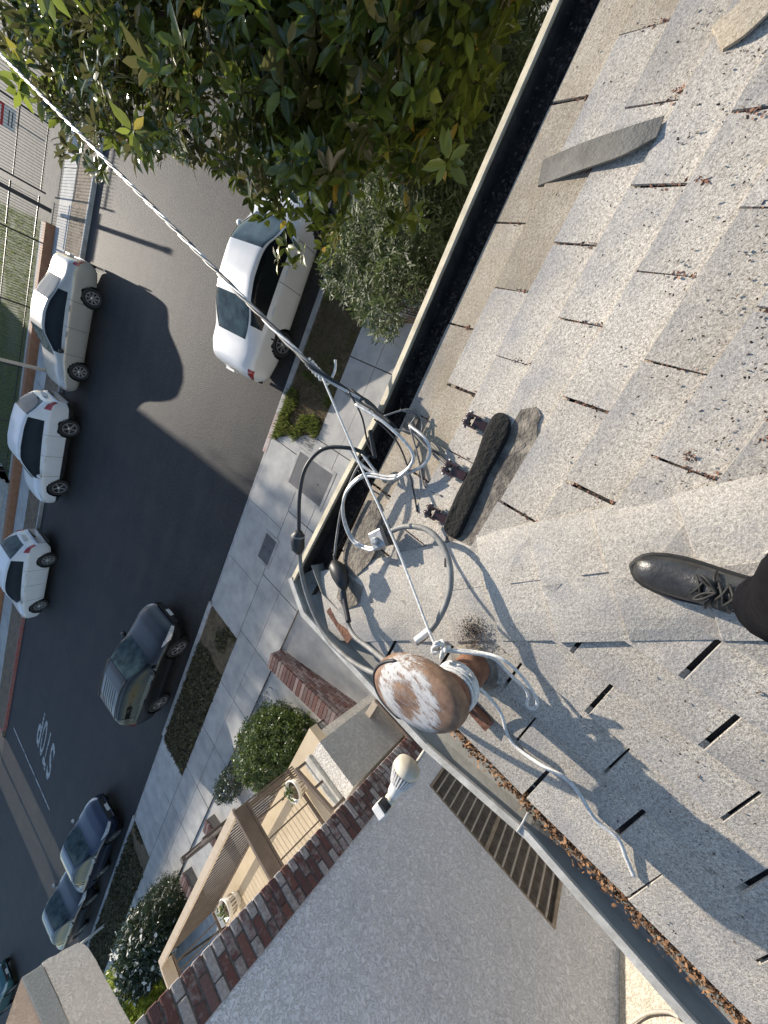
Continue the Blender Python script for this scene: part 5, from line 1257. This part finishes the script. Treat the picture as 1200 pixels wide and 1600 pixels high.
# oleander bush in the bed below the eave
thin_v = [(0,0,0),(.3,-.075,.02),(.7,-.07,.0),(1,0,-.06),(.7,.07,0),(.3,.075,.02)]; thin_f = [(0,1,2,3,4,5)]
def shrub(name, label, base_pt, lobes, n, per, size, mat, tv, tf, poly=None, cat='shrub', extra=None, group=None):
    e = empty(name, base_pt); tag(e, label, cat, group); o_ = np.array(base_pt); cs = []
    vol = np.array([r[0]*r[1]*r[2] for _, r in lobes]); vol = vol/vol.sum()
    for (c_, r), v_ in zip(lobes, vol):
        k = max(8, int(n*v_)); d = rng.normal(size=(k,3)); d /= np.linalg.norm(d,axis=1)[:,None]; rad = rng.uniform(.3,1,k)**.4 * (1+.10*np.sin(d[:,0]*7+d[:,2]*5)); cs.append(np.array(c_)+d*rad[:,None]*np.array(r))
    cs = np.concatenate(cs); cs = cs[cs[:,2] > base_pt[2]+.05]
    if poly is not None: px, py = projv(cs); cs = cs[inpoly(px, py, poly)]
    pos, rot, sc = leaves_at(cs, per, size, .9)
    scatter('foliage', tv, tf, pos-o_, rot, sc, mat, e)['kind'] = 'stuff'
    for (c_, r) in lobes:
        for _ in range(5):
            q = Vector(c_) - Vector(base_pt) + Vector((random.gauss(0,r[0]*.4), random.gauss(0,r[1]*.4), random.uniform(-.2,.5)*r[2])); s0 = Vector((random.gauss(0,.06)+ (c_[0]-base_pt[0])*.6, random.gauss(0,.06)+(c_[1]-base_pt[1])*.6, -.05))
            MB().tube([s0, s0.lerp(q,.5)+Vector((0,0,.1)), q], [.018,.012,.005], 5).build('stem', BARK, e, True)
    if extra: extra(e, cs, o_)
    return e
ob = Vector(PX(640,400,G+.08)); lobs = [(PX(x_,y_,z_), r_) for x_, y_, z_, r_ in ((545,420,-.2,(.55,.5,.6)),(600,400,.1,(.75,.7,.8)),(585,480,.5,(.35,.35,.5)),(600,505,.9,(.24,.24,.35)),(650,370,.4,(.75,.7,.8)),(690,270,.5,(.8,.8,.9)),(640,270,.0,(.8,.8,.8)),(735,160,.6,(.8,.8,.9)),(770,40,.6,(.9,.9,.9)),(600,300,-.3,(.6,.6,.6)),(655,345,.9,(.45,.42,.5)),(690,245,1.1,(.5,.5,.6)),(625,440,.8,(.32,.3,.4)),(735,110,1.2,(.6,.6,.6)))]
shrub('oleander_bush', 'grey-green narrow-leaved bush in the bed below the cream gutter', (ob.x,ob.y,G+.08), lobs, 8500, 7, .135, OLEA, thin_v, thin_f)
small_v = [(0,0,0),(.5,-.28,.05),(1,0,-.05),(.5,.28,.05)]; small_f = [(0,1,2,3)]
c_ = PX(418,1172,G+.85)
shrub('round_bush', 'clipped round green bush beside the walk and red brick wall', (c_[0],c_[1],G+.1), [((c_[0],c_[1],G+.75),(1.1,.85,.72)), ((c_[0]+.6,c_[1]-.35,G+.7),(.65,.55,.62)), ((c_[0]-.55,c_[1]+.15,G+.6),(.75,.6,.55)), ((c_[0]+.1,c_[1]+.5,G+.5),(.5,.4,.5))], 6500, 6, .068, BUSH, small_v, small_f)
c_ = PX(362,1222,G+.3); shrub('dark_bush', 'small dark bush between round bush and gate posts', (c_[0],c_[1],G+.1), [((c_[0],c_[1],G+.35),(.65,.4,.4))], 700, 5, .06, DARKB, small_v, small_f)
def flowers(e, cs, o_):
    k = cs[rng.choice(len(cs), 620)]; out = k - o_ + np.array([0,0,.03]); d = k - np.array([*k.mean(0)]); out += d/np.linalg.norm(d,axis=1)[:,None]*.07
    scatter('flower', [(-.5,-.5,0),(.5,-.5,.1),(.5,.5,0),(-.5,.5,.1)], [(0,1,2,3)], out, rots(len(out), np.array((0,0,1.)), .7), rng.uniform(.06,.14,len(out)), PETAL, e)['kind'] = 'stuff'
c_ = PX(230,1464,G+.95); shrub('flowering_bush', 'dark bush speckled with white flowers beyond the porch railing', (c_[0],c_[1],G+.1), [((c_[0],c_[1],G+.9),(1.5,.95,.9)), ((c_[0]-.9,c_[1]-.35,G+.9),(1.2,.7,.85)), ((c_[0]+.8,c_[1]-.3,G+.8),(1.1,.7,.75))], 6500, 5, .10, DARKB, small_v, small_f, None, 'shrub', flowers)
c_ = PX(262,1412,G+.6); shrub('conifer_bush', 'dark conifer-like bush next to the red brick wall', (c_[0],c_[1],G+.1), [((c_[0],c_[1],G+.7),(1.0,.75,.75))], 1600, 6, .11, DARKB, thin_v, thin_f)
c_ = PX(196,1556,G+1.0); shrub('lime_bush', 'bright lime-green bush beside the plaster stair parapet', (c_[0],c_[1],G+.1), [((c_[0],c_[1],G+1.0),(1.9,1.0,1.0)), ((c_[0]-2.0,c_[1]-.6,G+1.0),(2.0,1.1,1.0)), ((c_[0]+.4,c_[1]-1.2,G+1.0),(1.6,1.0,1.0))], 5200, 5, .13, LIME, small_v, small_f)
# ground cover and grass (uncountable)
blade_v = [(-.06,0,0),(.06,0,0),(.05,.05,.55),(0,.16,1),(-.05,.05,.55)]; blade_f = [(0,1,2,4),(4,2,3)]
def patch(name, label, x0, x1, y0, y1, n, size, mat, tv=blade_v, tf=blade_f, z=.10, fn=None, up=.35):
    xy = np.stack([rng.uniform(x0,x1,n), rng.uniform(y0,y1,n)], 1)
    if fn is not None: xy = xy[fn(xy)]
    n = len(xy); o = scatter(name, tv, tf, np.column_stack([xy, np.full(n, z)]), rots(n, np.array((0,0,1.)), up), rng.uniform(.5,1.3,n)*size, mat); tag(o, label, 'ground cover', kind='stuff'); return o
def clump(xy, s, th, seed=0): 
    return (np.sin(xy[:,0]*s+seed)+np.sin(xy[:,1]*s*1.7+seed*2+xy[:,0]*s*.6)+np.sin(xy[:,0]*s*2.3-xy[:,1]*s)*.7) > th
patch('dry_grass', 'dry brown grass in the parkway beside the white sedan', -1.9, 5, 6.12, 7.6, 17000, .08, DRYG, up=.6, z=G+.1)
patch('green_grass', 'bright green grass tufts at the sunny end of the parkway', -2.2, -.3, 6.1, 7.62, 8500, .15, GRASS, up=.45, z=G+.1, fn=lambda q: (q[:,0] > -1.45-.75*(q[:,1]-6.09)/1.54 + .12*np.sin(q[:,1]*9)) & (clump(q, 3.1, -.25+1.1*(q[:,0]+1.2), 1)))
patch('green_grass', 'thin green grass among the dry turf by the white sedan', -.6, 2.2, 6.12, 7.62, 3500, .10, GRASS, up=.5, z=G+.1, fn=lambda q: clump(q, 2.6, .5, 2))
patch('ground_cover', 'scrubby dark ground cover in the strip by the black crossover', -14.15, -8.0, 6.12, 7.6, 19000, .11, COVER, small_v, small_f, G+.12, lambda q: (q[:,0] < -9.5) | clump(q, 2.3, .2), .8)
patch('dry_grass', 'dry weeds at the bare end of the strip by the black crossover', -9.9, -8.0, 6.12, 7.6, 1800, .09, DRYG, up=.7, z=G+.1, fn=lambda q: clump(q, 3, .1, 1))
patch('ground_cover', 'scrubby dark ground cover in the strip by the navy sedan', -31, -19.15, 6.12, 7.6, 21000, .13, COVER, small_v, small_f, G+.12, lambda q: (q[:,0] < -20.2) | clump(q, 2.3, .2), .8)
patch('dry_grass', 'straggly weeds on the far parkway by the parked cars', -18, 3, 20.3, 22.2, 5000, .09, DRYG, up=.7, fn=lambda q: clump(q, 1.3, .1, 1))
patch('lawn_grass', 'green lawn grass behind the iron fence', -14, .2, 25.4, 36, 11000, .16, GRASS, up=.5, z=.32, fn=lambda q: clump(q, .8, -.9, 3))
pts = np.column_stack([rng.uniform(-2.6,-.3,700), rng.uniform(4.0,4.55,700), np.full(700,G+.12)])
tag(litter('gravel', pts, .035, CONC2), 'pale gravel chips by the sidewalk below the gutter', 'gravel', kind='stuff')
c_ = PX(395,1100,G+.1); pts = np.column_stack([c_[0]+rng.normal(0,.45,900), c_[1]-.2+rng.normal(0,.22,900), np.full(900,G+.115)])
tag(litter('gravel', pts, .045, CONC2), 'grey gravel between walk and round bush', 'gravel', kind='stuff')
# street tree across the road whose sparse crown frays the shade edge
def far_tree(x, y, zc, r, lab, n):
    e = empty('street_tree', (x, y, .3)); tag(e, lab, 'tree', 'trees beside the far apartment building'); MB().tube([(0,0,-.2),(.1,0,zc*.5),(0,.1,zc)], [.2,.16,.1], 10).build('trunk', BARK, e, True)
    d = rng.normal(size=(n,3)); d /= np.linalg.norm(d,axis=1)[:,None]; cs = d*(rng.uniform(.2,1,n)**.5)[:,None]*np.array(r) + np.array((0,0,zc-.3)); pos, rot, sc = leaves_at(cs, 5, .3, .8)
    scatter('crown', leaf_v, leaf_f, pos, rot, sc, BUSH, e)['kind'] = 'stuff'
far_tree(-5.9, 37.5, 10.3, (2.3,1.5,1.9), 'leafy street tree at the end of the cream apartment building', 260)
far_tree(-31.0, 38.0, 10.4, (1.1,1.5,2.0), 'narrow street tree in the gap between the apartment buildings', 260)
far_tree(-9.6, 37.8, 10.7, (1.6,1.2,1.1), 'round-crowned street tree in front of the cream apartment building', 150)
